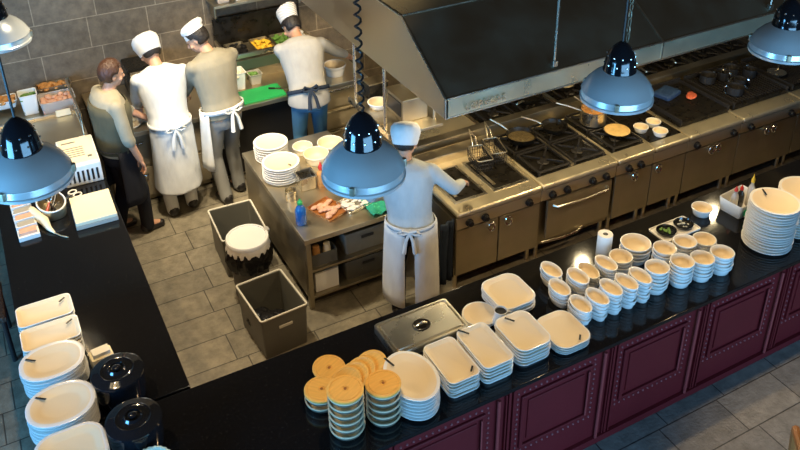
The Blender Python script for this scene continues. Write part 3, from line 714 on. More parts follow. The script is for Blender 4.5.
# ------------------------------------------------------------------ stove line
SY, SZ = 4.94, .87
def ring_handle(x, y, z, parent):
    h = MB().tube([(x+.032*cos(t), y-.014-.008*abs(sin(t)), z+.042*sin(t)) for t in [i*PI/10 for i in range(21)]], .010, 8).build('door_handle', M['chrome'], parent)
    return h
def knob(x, z, parent):
    b = MB(); m = Matrix.Translation((x, -.012, z)) @ Matrix.Rotation(PI/2, 4, 'X')
    b.lathe([(.037, 0), (.037, .014), (.027, .018), (.025, .042), (.018, .046)], n=18, mtx=m); b.box((x, -.05, z), (.008, .02, .034), .002)
    return b.build('knob', M['black'], parent)
def unit(name, label, x0, x1, depth=.9, doors=(), knobs=(), oven=False, panel=True, plain=False):
    t = thing(name, label, 'cooker', (x0, SY, 0), 0, None); w = x1-x0
    MB().box((w/2, depth/2+.03, .46), (w-.006, depth-.06, .62), .004).build('body', M['steel_dark'], t)
    b = MB(); b.box((w/2, depth/2-.012, SZ-.033), (w-.004, depth+.024, .054), .024, seg=5); b.build('top_frame', M['lit_steel'], t)
    MB().box((w/2, .010, .742), (w-.008, .024, .115), .006).build('control_panel', M['lit_steel'], t)
    for kx in knobs: knob(kx*w, .742, t)
    for (a, c, hx) in doors:
        d = MB().box(((a+c)/2*w, .014, .43), ((c-a)*w-.012, .028, .48), .006).build('door', M['door_steel'], t)
        ring_handle(hx*w, -.002, .62, d)
    if oven:
        d = MB().box((w*.53, .014, .45), (w*.86, .03, .42), .008).build('oven_door', M['door_steel'], t)
        MB().tube([(w*.17, .0, .60), (w*.2, -.045, .60), (w*.53, -.06, .60), (w*.86, -.045, .60), (w*.9, .0, .60)], .012).build('oven_handle', M['steel_bright'], d)
        MB().tube([(w*.05, .0, .22), (w*.3, -.03, .22), (w*.5, -.03, .23), (w*.6, 0, .235)], .012).build('lower_rail', M['steel_bright'], t)
    for x in (.05, w-.05):
        for y in (.09, depth-.08): MB().cyl((x, y, 0), (x, y, .16), .022).build('foot', M['steel'], t)
    return t
X = [3.11, 4.0, 4.87, 5.33, 5.77, 6.50, 7.37, 8.1]
# fryer
u = unit('deep_fryer', 'twin basin deep fryer at the left end of the stove line', X[0], X[1], doors=((.0, .5, .4), (.5, 1, .6)), knobs=(.14, .32, .84))
def basin(x0, x1, y0, y1, par):
    MB().box(((x0+x1)/2, (y0+y1)/2, SZ-.004), (x1-x0, y1-y0, .014), .006).build('basin_rim', M['steel_bright'], par)
    MB().box(((x0+x1)/2, (y0+y1)/2, SZ+.0045), (x1-x0-.06, y1-y0-.06, .006), .002).build('oil_surface', M['grease'], par)
    MB().box((x0+.06, (y0+y1)/2, SZ+.008), (.03, y1-y0-.16, .008), .002).build('basin_ledge', M['steel'], par)
basin(.06, .40, .12, .66, u); basin(.46, .84, .12, .66, u)
MB().box((.45, .82, SZ+.03), (.86, .14, .09), .008).build('backsplash', M['steel'], u)
def basket(x, y, lab, rz, z):
    t = thing('fryer_basket', lab, 'basket', (x, y, z), rz)
    b = MB(); sx, sy, h = .075, .14, .12
    for i in range(7):
        xx = -sx+2*sx*i/6; b.tube([(xx, -sy, h), (xx*.9, -sy*.9, 0), (xx*.9, sy*.9, 0), (xx, sy, h)], .0028, 5)
    for i in range(9):
        yy = -sy+2*sy*i/8; b.tube([(-sx, yy, h), (-sx*.9, yy*.9, 0), (sx*.9, yy*.9, 0), (sx, yy, h)], .0028, 5)
    for zz in (.04, .08): b.tube([(sx*(.9+zz), sy, zz), (-sx*(.9+zz), sy, zz), (-sx*(.9+zz), -sy, zz), (sx*(.9+zz), -sy, zz), (sx*(.9+zz), sy, zz)], .0028, 5)
    b.build('mesh', M['iron'], t)
    MB().tube([(x_, y_, h) for x_, y_ in rrect(sx, sy, .02, 3)+rrect(sx, sy, .02, 3)[:1]], .006).build('rim', M['steel_dark'], t)
    MB().tube([(-.02, -sy, h), (-.02, -sy-.05, h+.06), (0, -sy-.16, h+.09), (.02, -sy-.05, h+.06), (.02, -sy, h)], .007).build('handle', M['steel_bright'], t)
basket(3.88, 5.52, 'wire fryer basket at the right back of the fryer', PI-.25, SZ+.02)
basket(3.69, 5.47, 'wire fryer basket over the left part of the right basin', PI-.2, SZ+.02)
# gas range
u = unit('gas_range', 'four burner gas range with oven below, next to fryer', X[1], X[2], oven=True, knobs=(.13, .32, .66, .84))
def burners(par, w, xs, ys):
    MB().box((w/2, .49, SZ-.004), (w-.06, .74, .01), .003).build('burner_tray', M['grease'], par)
    for x in xs:
        for y in ys:
            b = MB(); b.lathe([(.055, 0), (.06, .01), (.05, .022), (.03, .026)], (x, y, SZ), n=18); b.build('burner', M['iron'], par)
            b = MB(); s = .17
            for a in range(4):
                t_ = a*PI/2+PI/4; b.box((x+.11*cos(t_), y+.11*sin(t_), SZ+.04), (.16, .016, .018), .003, rz=t_)
            for q in (-1, 1):
                b.box((x+q*s, y, SZ+.034), (.018, 2*s, .02), .003); b.box((x, y+q*s, SZ+.034), (2*s, .018, .02), .003)
            for qx in (-1, 1):
                for qy in (-1, 1): b.box((x+qx*s, y+qy*s, SZ+.016), (.02, .02, .034))
            b.build('pan_support', M['iron'], par)
burners(u, X[2]-X[1], (.235, .635), (.30, .68))
MB().box((.435, .49, SZ+.012), (.03, .74, .03), .004).build('divider', M['steel_dark'], u)
# pan support unit w/ pancake, narrow
u = unit('gas_range', 'narrow two burner range carrying the flat cake', X[2], X[3], knobs=(.3, .62), doors=((0, 1, .5),))
burners(u, X[3]-X[2], (.23,), (.30, .68))
u = unit('work_cabinet', 'narrow stove cabinet with plain gold lit panel', X[3], X[4], doors=((0, 1, .16),), plain=True)
MB().box((.22, .48, SZ-.004), (.4, .78, .012), .003).build('plate', M['grease'], u)
for k, (a, c, lab) in enumerate(((X[4], X[5], 'wide black griddle with red meat, in stove line'), (X[5], X[6], 'charred grill at the right of the stove line'), (X[6], X[7], 'last griddle at the right edge of the picture'))):
    w = c-a
    u = unit('griddle', lab, a, c, doors=((0, 1, .46),), knobs=(.15, .84)); ring_handle(.58*w, -.002, .62, u)
    b = MB(); b.box((w/2, .50, SZ+.025), (w-.06, .68, .05), .008); b.build('griddle_plate', M['grease'], u)
    b = MB()
    for s in (.04, w-.04): b.box((s, .5, SZ+.055), (.016, .7, .06), .003)
    b.box((w/2, .85, SZ+.065), (w-.06, .016, .08), .003); b.build('splash_rim', M['iron'], u)
    if k:
        b = MB()
        for i in range(18): b.box((.06+(w-.12)*i/17, .5, SZ+.058), (.012, .62, .014), .002)
        b.build('grill_bars', M['iron'], u)
# riser between rows
rs = MB().box((5.6, 5.93, .50), (4.98, .10, .98), .006).build('stove_riser', M['steel_dark']); tag(rs, 'long steel riser between the front and back stove rows', 'riser')
# back row
bw = thing('work_surface', 'plain steel worktop cabinet at left of the back stove row', 'cabinet', (3.11, 6.0, 0))
MB().box((.48, .42, .43), (.95, .82, .82)).build('body', M['steel_dark'], bw); MB().box((.48, .42, .865), (.96, .84, .05), .01).build('worktop', M['lit_steel'], bw)
for k in range(4):
    x0 = 4.1+k*.98
    u = thing('back_range', 'gas range in the back stove row, %s from the left' % ('first', 'second', 'third', 'fourth')[k], 'cooker', (x0, 6.0, 0), 0, 'ranges of the back row')
    MB().box((.48, .42, .43), (.96, .82, .82)).build('body', M['steel_dark'], u); MB().box((.48, .42, .845), (.97, .84, .05), .008).build('top_frame', M['steel'], u)
    sy = SY; burners(u, .97, (.25, .70), (.24, .62))
def pan(loc, r, h, lab, hang, m='grease', name='frying_pan', fill=None, two=False):
    t = thing(name, lab, 'pan', loc, hang)
    MB().lathe([(r*.82, 0), (r*.86, .004), (r, h), (r-.005, h), (r*.84, .008), (r*.3, .006)], n=32).build('body', M[m], t)
    MB().tube([(r-.006, 0, h*.8), (r+.05, 0, h+.02), (r+.2, 0, h+.05)], [.009, .011, .009]).build('handle', M['steel'], t)
    if fill: MB().lathe([(r*.8, .01), (r*.86, .018), (r*.5, .024)], n=28).build('food', M[fill], t)
    return t
RZ = SZ+.05
pan((4.255, 5.62, RZ), .15, .055, 'black frying pan with onions on the gas range', 2.0, fill='onion')
pan((4.65, 5.62, RZ), .13, .05, 'empty dark pan at the back right of gas range', 2.4)
pot = thing('stock_pot', 'steel saucepan behind the pendant lamp on the stove', 'pot', (5.07, 5.55, RZ))
MB().lathe([(.12, 0), (.13, .006), (.13, .15), (.137, .153), (.125, .15), (.12, .02)], n=36).build('body', M['steel_bright'], pot)
MB().tube([(-.12, .04, .14), (-.25, .1, .2), (-.36, .15, .24)], .009).build('handle', M['steel'], pot)
MB().lathe([(.121, .11), (.1, .112)], n=30).build('soup', M['bread'], pot)
MB().tube([(0, 0, .1), (-.1, .03, .22), (-.2, .08, .30)], .007).build('ladle', M['steel'], pot)
pc = thing('flat_cake', 'round yellow flat cake in a dark pan on the stove', 'cake', (5.14, 5.27, RZ))
MB().lathe([(.12, 0), (.135, .03), (.13, .03), (.11, .006)], n=32).build('pan', M['grease'], pc)
MB().lathe([(.118, .008), (.124, .03), (.11, .036), (.05, .034)], n=32).build('cake', M['pancake'], pc)
for x, y, t_ in ((5.42, 5.24, 'left'), (5.60, 5.26, 'back'), (5.53, 5.09, 'front')):
    o = bowl('small_bowl', .075, .075, .055); o.location = (x, y, SZ+.003); tag(o, 'small cream bowl on stove, %s one of the three' % t_, 'bowl', 'three small bowls on the stove')
mt = MB(); mt.ball((0, 0, .016), .085, (1, .62, .2), 3); mt.ball((.04, .02, .02), .05, (1, .7, .3), 2); o = mt.build('raw_meat', M['meat'], None, (6.31, 5.46, SZ+.05), .5); tag(o, 'piece of red meat lying on the black griddle', 'meat')
for k, (x, y, r) in enumerate(((6.70, 5.62, .085), (6.90, 5.60, .07), (7.06, 5.64, .085), (7.20, 5.50, .07), (6.74, 5.28, .085), (6.92, 5.38, .06))):
    t = thing('sauce_pot', 'small shiny sauce pot on the charred grill, %s from left' % ('first', 'third', 'fifth', 'sixth', 'second', 'fourth')[k], 'pot', (x, y, SZ+.065), random.uniform(0, 6), 'small sauce pots around the grill')
    MB().lathe([(r*.9, 0), (r, .01), (r, .09), (r+.006, .093), (r-.004, .09), (r*.9, .02)], n=24).build('body', M['iron'], t)
    MB().tube([(r*cos(q), 0, .06+.05*sin(q)) if 0 else (r+.03*sin(q), 0, .05+.045*cos(q)) for q in [i*PI/8 for i in range(9)]], .011).build('handle', M['chrome'], t)
for k, (x, y, r) in enumerate(((4.36, 6.62, .13), (4.8, 6.25, .14), (5.3, 6.3, .12), (5.8, 6.62, .14), (6.3, 6.3, .13), (6.8, 6.3, .14), (7.2, 6.6, .13))):
    pan((x, y, RZ), r, .055, 'dark pan on the back stove row, %s from the left' % ('first', 'second', 'third', 'fourth', 'fifth', 'sixth', 'seventh')[k], random.uniform(2, 5), fill=('onion', None, 'cream', None, 'onion', None, 'onion')[k])['group'] = 'pans on the back row'
dt = dish_mb(rrect(.13, .1, .03), [(.01, 0), (0, .01), (0, .04), (.01, .05), (.03, .055)]).build('folded_cloth', mat('dark_blue_cloth', (.01, .04, .12), .8, bump=.6), None, (6.12, 5.62, SZ+.05), .3); tag(dt, 'folded dark blue cloth at the back of the black griddle', 'cloth')
tg = thing('chip_scoop', 'steel spider scoop hanging over the right end burner', 'scoop', (7.45, 5.35, SZ+.08), 0.6)
MB().lathe([(.02, 0), (.07, .012), (.1, .04), (.095, .042), (.06, .02)], n=24).build('bowl', M['steel_bright'], tg); MB().tube([(.09, 0, .04), (.22, 0, .09), (.42, 0, .15)], .008).build('handle', M['steel_bright'], tg)

# ------------------------------------------------------------------ hood
HX0, HX1, HY0, HY1, HZ = 2.85, 7.35, 4.69, 7.6, 1.97
hd = thing('extractor_hood', 'large stainless extractor hood over the stove island', 'extractor hood', (0, 0, 0))
prof = [(HY0, HZ), (HY0, HZ+.165), (5.38, 2.56), (6.91, 2.56), (HY1, HZ+.165), (HY1, HZ)]
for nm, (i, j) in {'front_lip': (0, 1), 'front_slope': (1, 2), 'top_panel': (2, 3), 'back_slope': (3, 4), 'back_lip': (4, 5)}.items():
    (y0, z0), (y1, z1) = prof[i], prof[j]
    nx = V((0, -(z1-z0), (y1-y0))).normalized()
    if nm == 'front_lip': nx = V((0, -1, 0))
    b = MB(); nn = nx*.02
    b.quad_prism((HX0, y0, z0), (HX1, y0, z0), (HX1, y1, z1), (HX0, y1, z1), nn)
    p = b.build(nm, M['lit_steel'] if nm in ('front_lip', 'top_panel') else M['steel_hood'], hd)  # lit lip and top get the brighter steel, slopes the darker
    if nm in ('front_lip', 'front_slope'):
        s = MB(); e = nx*.004
        s.quad_prism(V((4.97, y0, z0))+e, V((4.985, y0, z0))+e, V((4.985, y1, z1))+e, V((4.97, y1, z1))+e, nx*.008); s.build('seam', M['steel_bright'], p)
for x, nm in ((HX0, 'left_end'), (HX1, 'right_end')):
    b = MB(); b.loft([[V((x-.012, y, z)) for y, z in prof], [V((x+.012, y, z)) for y, z in prof]]); b.build(nm, M['steel_hood'], hd)
b = MB()
for a, c in zip(prof, prof[1:]): b.tube([(HX0-.012, *a), (HX0-.012, *c)], .008)
b.tube([(HX0, HY0-.002, HZ+.165), (HX1, HY0-.002, HZ+.165)], .008); b.tube([(HX0, HY0-.002, HZ+.004), (HX1, HY0-.002, HZ+.004)], .008); b.tube([(HX0, 5.38, 2.562), (HX1, 5.38, 2.562)], .007)
b.build('edge_trim', M['steel_bright'], hd)
b = MB(); b.box((5.1, 5.85, 2.2), (4.3, .9, .03)); b.build('filter_bank', M['grease'], hd)
tx = bpy.data.curves.new('embossed_lettering', 'FONT'); tx.body = 'LORECAS'; tx.size = .078; tx.extrude = .006; tx.space_character = 1.15
to = bpy.data.objects.new('embossed_lettering_tmp', tx); C.objects.link(to)
bpy.context.view_layer.update()
me = bpy.data.meshes.new_from_object(to.evaluated_get(bpy.context.evaluated_depsgraph_get())); bpy.data.objects.remove(to)
lo = bpy.data.objects.new('embossed_lettering', me); C.objects.link(lo); lo.parent = hd; me.materials.clear(); me.materials.append(M['steel_bright'])
lo.location = (3.0, HY0-.021, HZ+.045); lo.rotation_euler = (PI/2, 0, 0)
for x, lab in ((3.86, 'left'), (6.3, 'right')):
    r = thing('hanging_rod', '%s thin steel rod holding up the hood lip' % lab, 'rod', (x, HY0+.06, HZ+.2), 0, 'rods holding the hood')
    MB().cyl((0, -.02, -.02), (.0, -.02, 2.3), .011, n=10).build('rod', M['steel_bright'], r)
    MB().box((0, -.02, .01), (.05, .04, .05), .006).build('clevis', M['steel_bright'], r)
# hanging gantry shelf under left hood end
gs = thing('hanging_shelf', 'steel shelf hung on two posts below the hood end', 'shelf', (2.87, 5.72, 1.31))
for y in (.04, .64):
    MB().cyl((0, y, 0), (0, y, .655), .016, n=12).build('post', M['steel_bright'], gs); MB().cyl((.5, y, 0), (.5, y, .655), .016, n=12).build('post', M['steel_bright'], gs)
MB().box((.25, .34, .0), (.54, .84, .03), .004).build('board', M['steel'], gs)
MB().box((-.02, .34, .02), (.02, .84, .06), .004).build('edge_strip', M['steel_bright'], gs)
mw = thing('warming_oven', 'small boxed steel oven on the hanging shelf', 'oven', (3.2, 5.98, 1.326))
MB().box((0, 0, .11), (.26, .34, .22), .01).build('housing', M['steel_dark'], mw); MB().box((-.133, -.02, .12), (.01, .24, .14), .003).build('door', M['black'], mw); MB().box((-.14, .14, .12), (.012, .03, .16), .003).build('control_strip', M['steel_bright'], mw)
t = thing('tin_box', 'dark tin box at the far end of the hanging shelf', 'box', (3.1, 6.42, 1.326)); MB().box((0, 0, .08), (.2, .16, .16), .01).build('tin', M['grease'], t); MB().box((0, 0, .165), (.205, .165, .012), .003).build('lid', M['steel_dark'], t)
d = bowl('round_bowl', .1, .1, .06); d.location = (3.02, 6.2, 1.326); tag(d, 'white bowl on the hanging shelf under the hood', 'bowl')

# ------------------------------------------------------------------ pendant lamps
def pendant(x, y, z, lab, coil=False, chain=False):
    t = thing('pendant_lamp', lab, 'lamp', (x, y, z), 0, 'aluminium pendant lamps')
    R = .225
    b = MB(); b.lathe([(R-.004, 0), (R+.006, .0), (R+.008, .018), (R, .024), (R-.004, .06), (R+.003, .066), (R-.003, .074), (R*.88, .12), (R*.70, .165), (R*.52, .195), (R*.45, .205), (R*.45-.006, .203), (R*.50, .19), (R*.68, .16), (R*.86, .115), (R-.01, .06)], n=56, cap0=False, cap1=False)
    b.build('shade', M['shade'], t)
    b = MB(); m = .1
    b.lathe([(m+.004, .195), (m+.006, .21), (m, .225), (m*.96, .27), (m*.82, .32), (m*.55, .365), (m*.25, .392), (.012, .40)], n=32); cp = b.build('cap', M['cap'], t)
    for row, (rr, zz) in enumerate(((m*.985, .255), (m*.86, .31))):
        for i in range(10): a = (i+row*.5)*2*PI/10; MB().ball((rr*cos(a), rr*sin(a), zz), .007, sub=1).build('rivet', M['chrome'], cp)
    [MB().box(((R+.004)*cos(a), (R+.004)*sin(a), .045), (.03, .03, .05), .006, rz=a).build('clip', M['steel_dark'], t) for a in (-.2, 1.9, 4.0)]
    MB().ball((0, 0, .165), .035, (1, 1, 1.1), 2).build('bulb', M['bulb'], t)
    if coil:
        pts = [(.016*cos(k*.9), .016*sin(k*.9), .42+k*.009) for k in range(260)]
        MB().tube([(0, 0, .39)]+pts, .0065, 6).build('coiled_cord', M['cord'], t)
    else:
        MB().tube([(0, 0, .39), (0, 0, 2.6)], .008, 6).build('cord', M['cord'], t)
    if chain:
        b = MB()
        for k in range(34):
            q = Matrix.Translation((.035, 0, .42+k*.05)) @ Matrix.Rotation(k*PI/2, 4, 'Z')
            b.tube([q @ V((.012*cos(a), 0, .03*sin(a))) for a in [i*PI/5 for i in range(11)]], .004, 5)
        b.build('chain', M['steel_dark'], t)
    L = bpy.data.lights.new('pendant_light', 'SPOT'); L.energy = LAMP_W; L.color = (1, .70, .36); L.spot_size = math.radians(150); L.spot_blend = .5; L.shadow_soft_size = .03
    lo_ = bpy.data.objects.new('pendant_light', L); C.objects.link(lo_); lo_.parent = t; lo_.location = (0, 0, .115)
LAMP_W = 46
pendant(1.624, 3.54, 2.5, 'pendant lamp on curly cord in front of the cook by the fryer', coil=True)
pendant(3.44, 3.57, 2.5, 'pendant lamp hung on a chain above the bowl stacks', chain=True)
pendant(4.95, 3.55, 2.5, 'pendant lamp above the tall dinner plates at upper right')
pendant(.0, 4.39, 2.5, 'pendant lamp over the side counter above the label dispenser')
pendant(.03, 6.55, 2.5, 'pendant lamp in the upper left corner by the tiled wall')

# ------------------------------------------------------------------ dining chairs cut by the frame
ch = thing('dining_chair', 'orange brown wooden chair back at the lower right corner', 'chair', (3.82, 1.75, 0), .9)
for sx in (-.2, .2):
    for sy in (-.2, .2): MB().box((sx, sy, .22), (.04, .04, .44), .006).build('leg', M['wood_dark'], ch)
MB().box((0, 0, .455), (.46, .46, .04), .015).build('seat', M['wood_dark'], ch)
MB().tube([(-.22, .2, .46), (-.22, .23, .75), (-.18, .25, .86), (0, .26, .88), (.18, .25, .86), (.22, .23, .75), (.22, .2, .46)], .026).build('back_frame', M['wood_dark'], ch)
wc = thing('wicker_chair', 'dark woven chair beside the side counter at far left', 'chair', (-.66, 6.2, 0), 0)
for sx in (-.22, .22):
    for sy in (-.22, .22): MB().cyl((sx, sy, 0), (sx, sy, .42), .02).build('leg', M['black'], wc)
MB().box((0, 0, .45), (.5, .52, .06), .02).build('seat', M['wicker'], wc)
MB().box((-.0, .24, .70), (.5, .05, .46), .02).build('backrest', M['wicker'], wc)

# ------------------------------------------------------------------ people
def remesh(mb, name, m, parent, vox, sm=4):
    bmesh.ops.recalc_face_normals(mb.bm, faces=mb.bm.faces[:])
    me = bpy.data.meshes.new(name); mb.bm.to_mesh(me); mb.bm.free()
    o = bpy.data.objects.new(name, me); C.objects.link(o)
    md = o.modifiers.new('r', 'REMESH'); md.mode = 'VOXEL'; md.voxel_size = vox
    bpy.context.view_layer.update()
    e = bpy.data.meshes.new_from_object(o.evaluated_get(bpy.context.evaluated_depsgraph_get()))
    o.modifiers.clear(); o.data = e; bpy.data.meshes.remove(me); e.name = name
    bm = bmesh.new(); bm.from_mesh(e)
    for i in range(sm): bmesh.ops.smooth_vert(bm, verts=bm.verts[:], factor=.5, use_axis_x=True, use_axis_y=True, use_axis_z=True)
    bm.to_mesh(e); bm.free(); e.materials.clear(); e.materials.append(m)
    e.polygons.foreach_set('use_smooth', [True]*len(e.polygons))
    o.parent = parent
    return o
def ik(a, c, l1, l2, pole):
    a, c = V(a), V(c); d = c-a; L = min(d.length, l1+l2-.005); d = d.normalized(); c = a+d*L
    x = (l1*l1-l2*l2+L*L)/(2*L); h = math.sqrt(max(0, l1*l1-x*x)); p = V(pole); p = (p-d*p.dot(d)).normalized()
    return a+d*x+p*h, c
def person(label, loc, rz, lean=0., head=(0, 0), hands=((.3, .4, 1.), (-.3, .4, 1.)), feet=((.1, .02), (-.1, -.02)), shirt='c_white', sleeve='long', trouser='c_trouser', scale=1., hair='hair_black',
           shoe='shoe', skirt=None, lean_x=0., pole=((.7, -.7, -.7), (-.7, -.7, -.7))):
    t = thing('person', label, 'person', loc, rz); t.scale = (scale,)*3
    PV = V((0, 0, .96))
    T = Matrix.Translation(PV) @ Matrix.Rotation(-lean, 4, 'X') @ Matrix.Rotation(lean_x, 4, 'Y') @ Matrix.Translation(-PV)
    def tp(x, y, z): return T @ V((x, y, z))
    def ring(z, rx, ry, cy=0., n=20): return [tp(rx*cos(2*PI*i/n), cy+ry*sin(2*PI*i/n), z) for i in range(n)]
    torso = [(.88, .175, .12, -.01), (.96, .178, .125, -.01), (1.06, .165, .115, 0), (1.18, .178, .122, 0), (1.32, .205, .132, -.005), (1.41, .215, .12, -.015), (1.47, .19, .095, -.02), (1.51, .11, .075, -.015)]
    sh = [tp(s*.205, -.015, 1.425) for s in (1, -1)]
    arms = []
    for s, hd_, pl in zip((1, -1), hands, pole): 
        e, w = ik(sh[0 if s > 0 else 1], hd_, .30, .27, pl); arms.append((sh[0 if s > 0 else 1], e, w))
    legs = []
    for s, (fx, fy) in zip((1, -1), feet):
        h = V((s*.09, -.01, .9)); an = V((fx, fy, .09)); k, an = ik(h, an, .425, .405, (s*.15, 1, 0)); legs.append((h, k, an))
    H = T @ Matrix.Translation((0, .025, 1.505)) @ Matrix.Rotation(head[0], 4, 'Z') @ Matrix.Rotation(-head[1], 4, 'X')
    b = MB()
    b.loft([ring(*r) for r in torso])
    b.capsule(tp(0, -.01, 1.46), H @ V((0, 0, .06)), .062, .054)
    # head
    b.ball((0, .0, .165), .1, (.78, .95, 1.12), 3, H); b.ball((0, .03, .11), .075, (.82, .95, 1.0), 3, H); b.ball((0, .06, .065), .034, (1, .9, .8), 2, H)
    b.capsule(H @ V((0, .088, .165)), H @ V((0, .112, .128)), .010, .017, 8)
    for s in (1, -1):
        b.ball((s*.078, -.008, .14), .028, (.35, .75, 1.15), 2, H); b.ball((s*.05, .065, .12), .028, (1, .7, .8), 2, H)
    b.ball((0, .09, .175), .02, (2.2, .6, .6), 2, H); b.ball((0, .092, .093), .02, (1.1, .55, .5), 2, H)
    for s, (a, e, w) in zip((1, -1), arms):
        b.capsule(a, e, .05, .042); b.capsule(e, w, .041, .029)
        d = (w-e).normalized(); side = d.cross(V((0, 0, 1)))
        if side.length < .2: side = V((0, 1, 0)) if s > 0 else V((0, 1, 0))
        side = (side - d*side.dot(d)).normalized(); nrm = side.cross(d).normalized()
        if nrm.z < 0: nrm = -nrm
        q = Matrix((side, d, nrm)).transposed().to_4x4(); q.translation = w
        b.ball((0, .045, 0), .045, (.92, 1.15, .42), 2, q)
        for i, (fx, ln) in enumerate(((-.03, .062), (-.011, .075), (.010, .07), (.029, .054))):
            p0 = q @ V((fx, .08, 0)); p1 = q @ V((fx*1.12, .08+ln*.55, -.012)); p2 = q @ V((fx*1.15, .08+ln*.85, -.042)); 
            b.capsule(p0, p1, .0105, .0095, 8); b.capsule(p1, p2, .0095, .0085, 8)
        tx_ = -s*.034
        b.capsule(q @ V((tx_, .02, -.004)), q @ V((tx_*1.75, .055, -.018)), .013, .0115, 8); b.capsule(q @ V((tx_*1.75, .055, -.018)), q @ V((tx_*1.7, .088, -.034)), .0115, .010, 8)
    for (h, k, an) in legs:
        b.capsule(h, k, .085, .055); b.capsule(k, an, .055, .038); b.capsule(an, an+V((0, .12, -.045)), .036, .03)
    body = remesh(b, 'body', M['skin'], t, .0075, 3)
    e = MB(); [e.ball((s*.033, .083, .158), .011, (1.1, .7, .75), 1, H) for s in (1, -1)]; e.build('eyes', M['eye'], t)
    e = MB(); e.ball((0, .098, .092), .016, (1.3, .4, .32), 2, H); e.build('lips', M['lip'], t)
    # hair
    hb = MB(); hb.ball((0, -.012, .175), .106, (.80, .93, 1.06), 3, H)
    dl = [v for v in hb.bm.verts if (lambda p: (p.y > .045 and p.z < .215) or p.z < .09 or (p.y > -.01 and p.z < .15))(H.inverted() @ v.co)]
    bmesh.ops.delete(hb.bm, geom=dl, context='VERTS'); ho = hb.build('hair', M[hair], t, ang=80); md = ho.modifiers.new('s', 'SOLIDIFY'); md.thickness = .012; md.offset = 1
    # shirt
    b = MB(); g = .02
    tr_ = [(z, rx+g, ry+g, cy) for z, rx, ry, cy in torso if z >= .95][:-1]
    tr_ = [(.90, .195, .14, -.01)] + tr_ + [(1.525, .09, .078, -.012)]
    b.loft([ring(*r) for r in tr_])
    for s, (a, e_, w) in zip((1, -1), arms):
        b.capsule(a, e_, .066, .058)
        if sleeve == 'long': b.capsule(e_, e_+(w-e_)*.9, .058, .044)
        elif sleeve == 'rolled': b.capsule(e_, e_+(w-e_)*.18, .06, .058)
    if skirt == 'coat':
        n = 28; rr = []
        for z, rx, ry in ((1.0, .185, .14), (.9, .2, .155), (.7, .205, .175), (.45, .215, .19), (.3, .225, .2)):
            rr.append([V((rx*(1+.03*sin(5*t_+z*3))*cos(t_), ry*(1+.03*sin(6*t_))*sin(t_)+.0, z)) for t_ in [2*PI*i/n for i in range(n)]])
        b.loft(rr)
    if skirt == 'tail':
        n = 28; b.loft([[V((rx*cos(2*PI*i/n), -.01+ry*sin(2*PI*i/n), z)) for i in range(n)] for z, rx, ry in ((1.0, .19, .14), (.93, .21, .16), (.86, .216, .168))])
    remesh(b, 'shirt' if skirt != 'coat' else 'coat', M[shirt], t, .011, 5)
    # trousers
    b = MB(); n = 20
    b.loft([[V((rx*cos(2*PI*i/n), -.01+ry*sin(2*PI*i/n), z)) for i in range(n)] for z, rx, ry in ((.80, .15, .12), (.86, .178, .132), (.93, .18, .13), (1.0, .168, .122))])
    for (h, k, an) in legs: b.capsule(h, k, .098, .072); b.capsule(k, an+V((0, 0, -.03)), .072, .062)
    remesh(b, 'trousers', M[trouser], t, .011, 5)
    for (h, k, an) in legs:
        b = MB(); b.ball(an+V((0, -.015, -.03)), .058, (.9, 1.1, 1.0), 2); b.capsule(an+V((0, .0, -.045)), an+V((0, .13, -.055)), .044, .038)
        for v in b.bm.verts: v.co.z = max(v.co.z, .003)
        b.build('shoe', M[shoe], t, ang=70)
    return t, H, T
def apron(t, m, z0, z1, a0, a1, rx=.21, ry=.155, flare=.03, name='apron'):
    b = MB(); n = 30; rows = []
    for j in range(9):
        z = z1+(z0-z1)*j/8; f = flare*j/8
        rows.append([V(((rx+f+.006*sin(i*1.1+j*.3))*cos(a), (ry+f*1.3+.006*sin(i*1.1))*sin(a), z)) for i, a in enumerate([a0+(a1-a0)*q/n for q in range(n+1)])])
    b.loft(rows, closed=False); o = b.build(name, M[m], t, ang=80); md = o.modifiers.new('s', 'SOLIDIFY'); md.thickness = .008; md.offset = 1
    return o
def tie(t, m, z, rx=.213, ry=.162, bow=True, T=None):
    b = MB(); T = T or Matrix.Identity(4)
    rr = []
    for zz in (z-.02, z+.02): rr.append([T @ V((rx*cos(2*PI*i/32), ry*sin(2*PI*i/32)-.01, zz)) for i in range(32)])
    b.loft(rr, False, False)
    if bow:
        for s in (-1, 1):
            b.tube([T @ V((0, -ry-.02, z)), T @ V((s*.06, -ry-.04, z+.03)), T @ V((s*.09, -ry-.035, z)), T @ V((s*.05, -ry-.03, z-.02)), T @ V((0, -ry-.02, z))], .012, 6)
            b.tube([T @ V((0, -ry-.02, z)), T @ V((s*.03, -ry-.035, z-.08)), T @ V((s*.045, -ry-.03, z-.2))], [.012, .016, .02], 6)
    o = b.build('apron_ties', M[m], t, ang=60); md = o.modifiers.new('s', 'SOLIDIFY'); md.thickness = .006
    return o
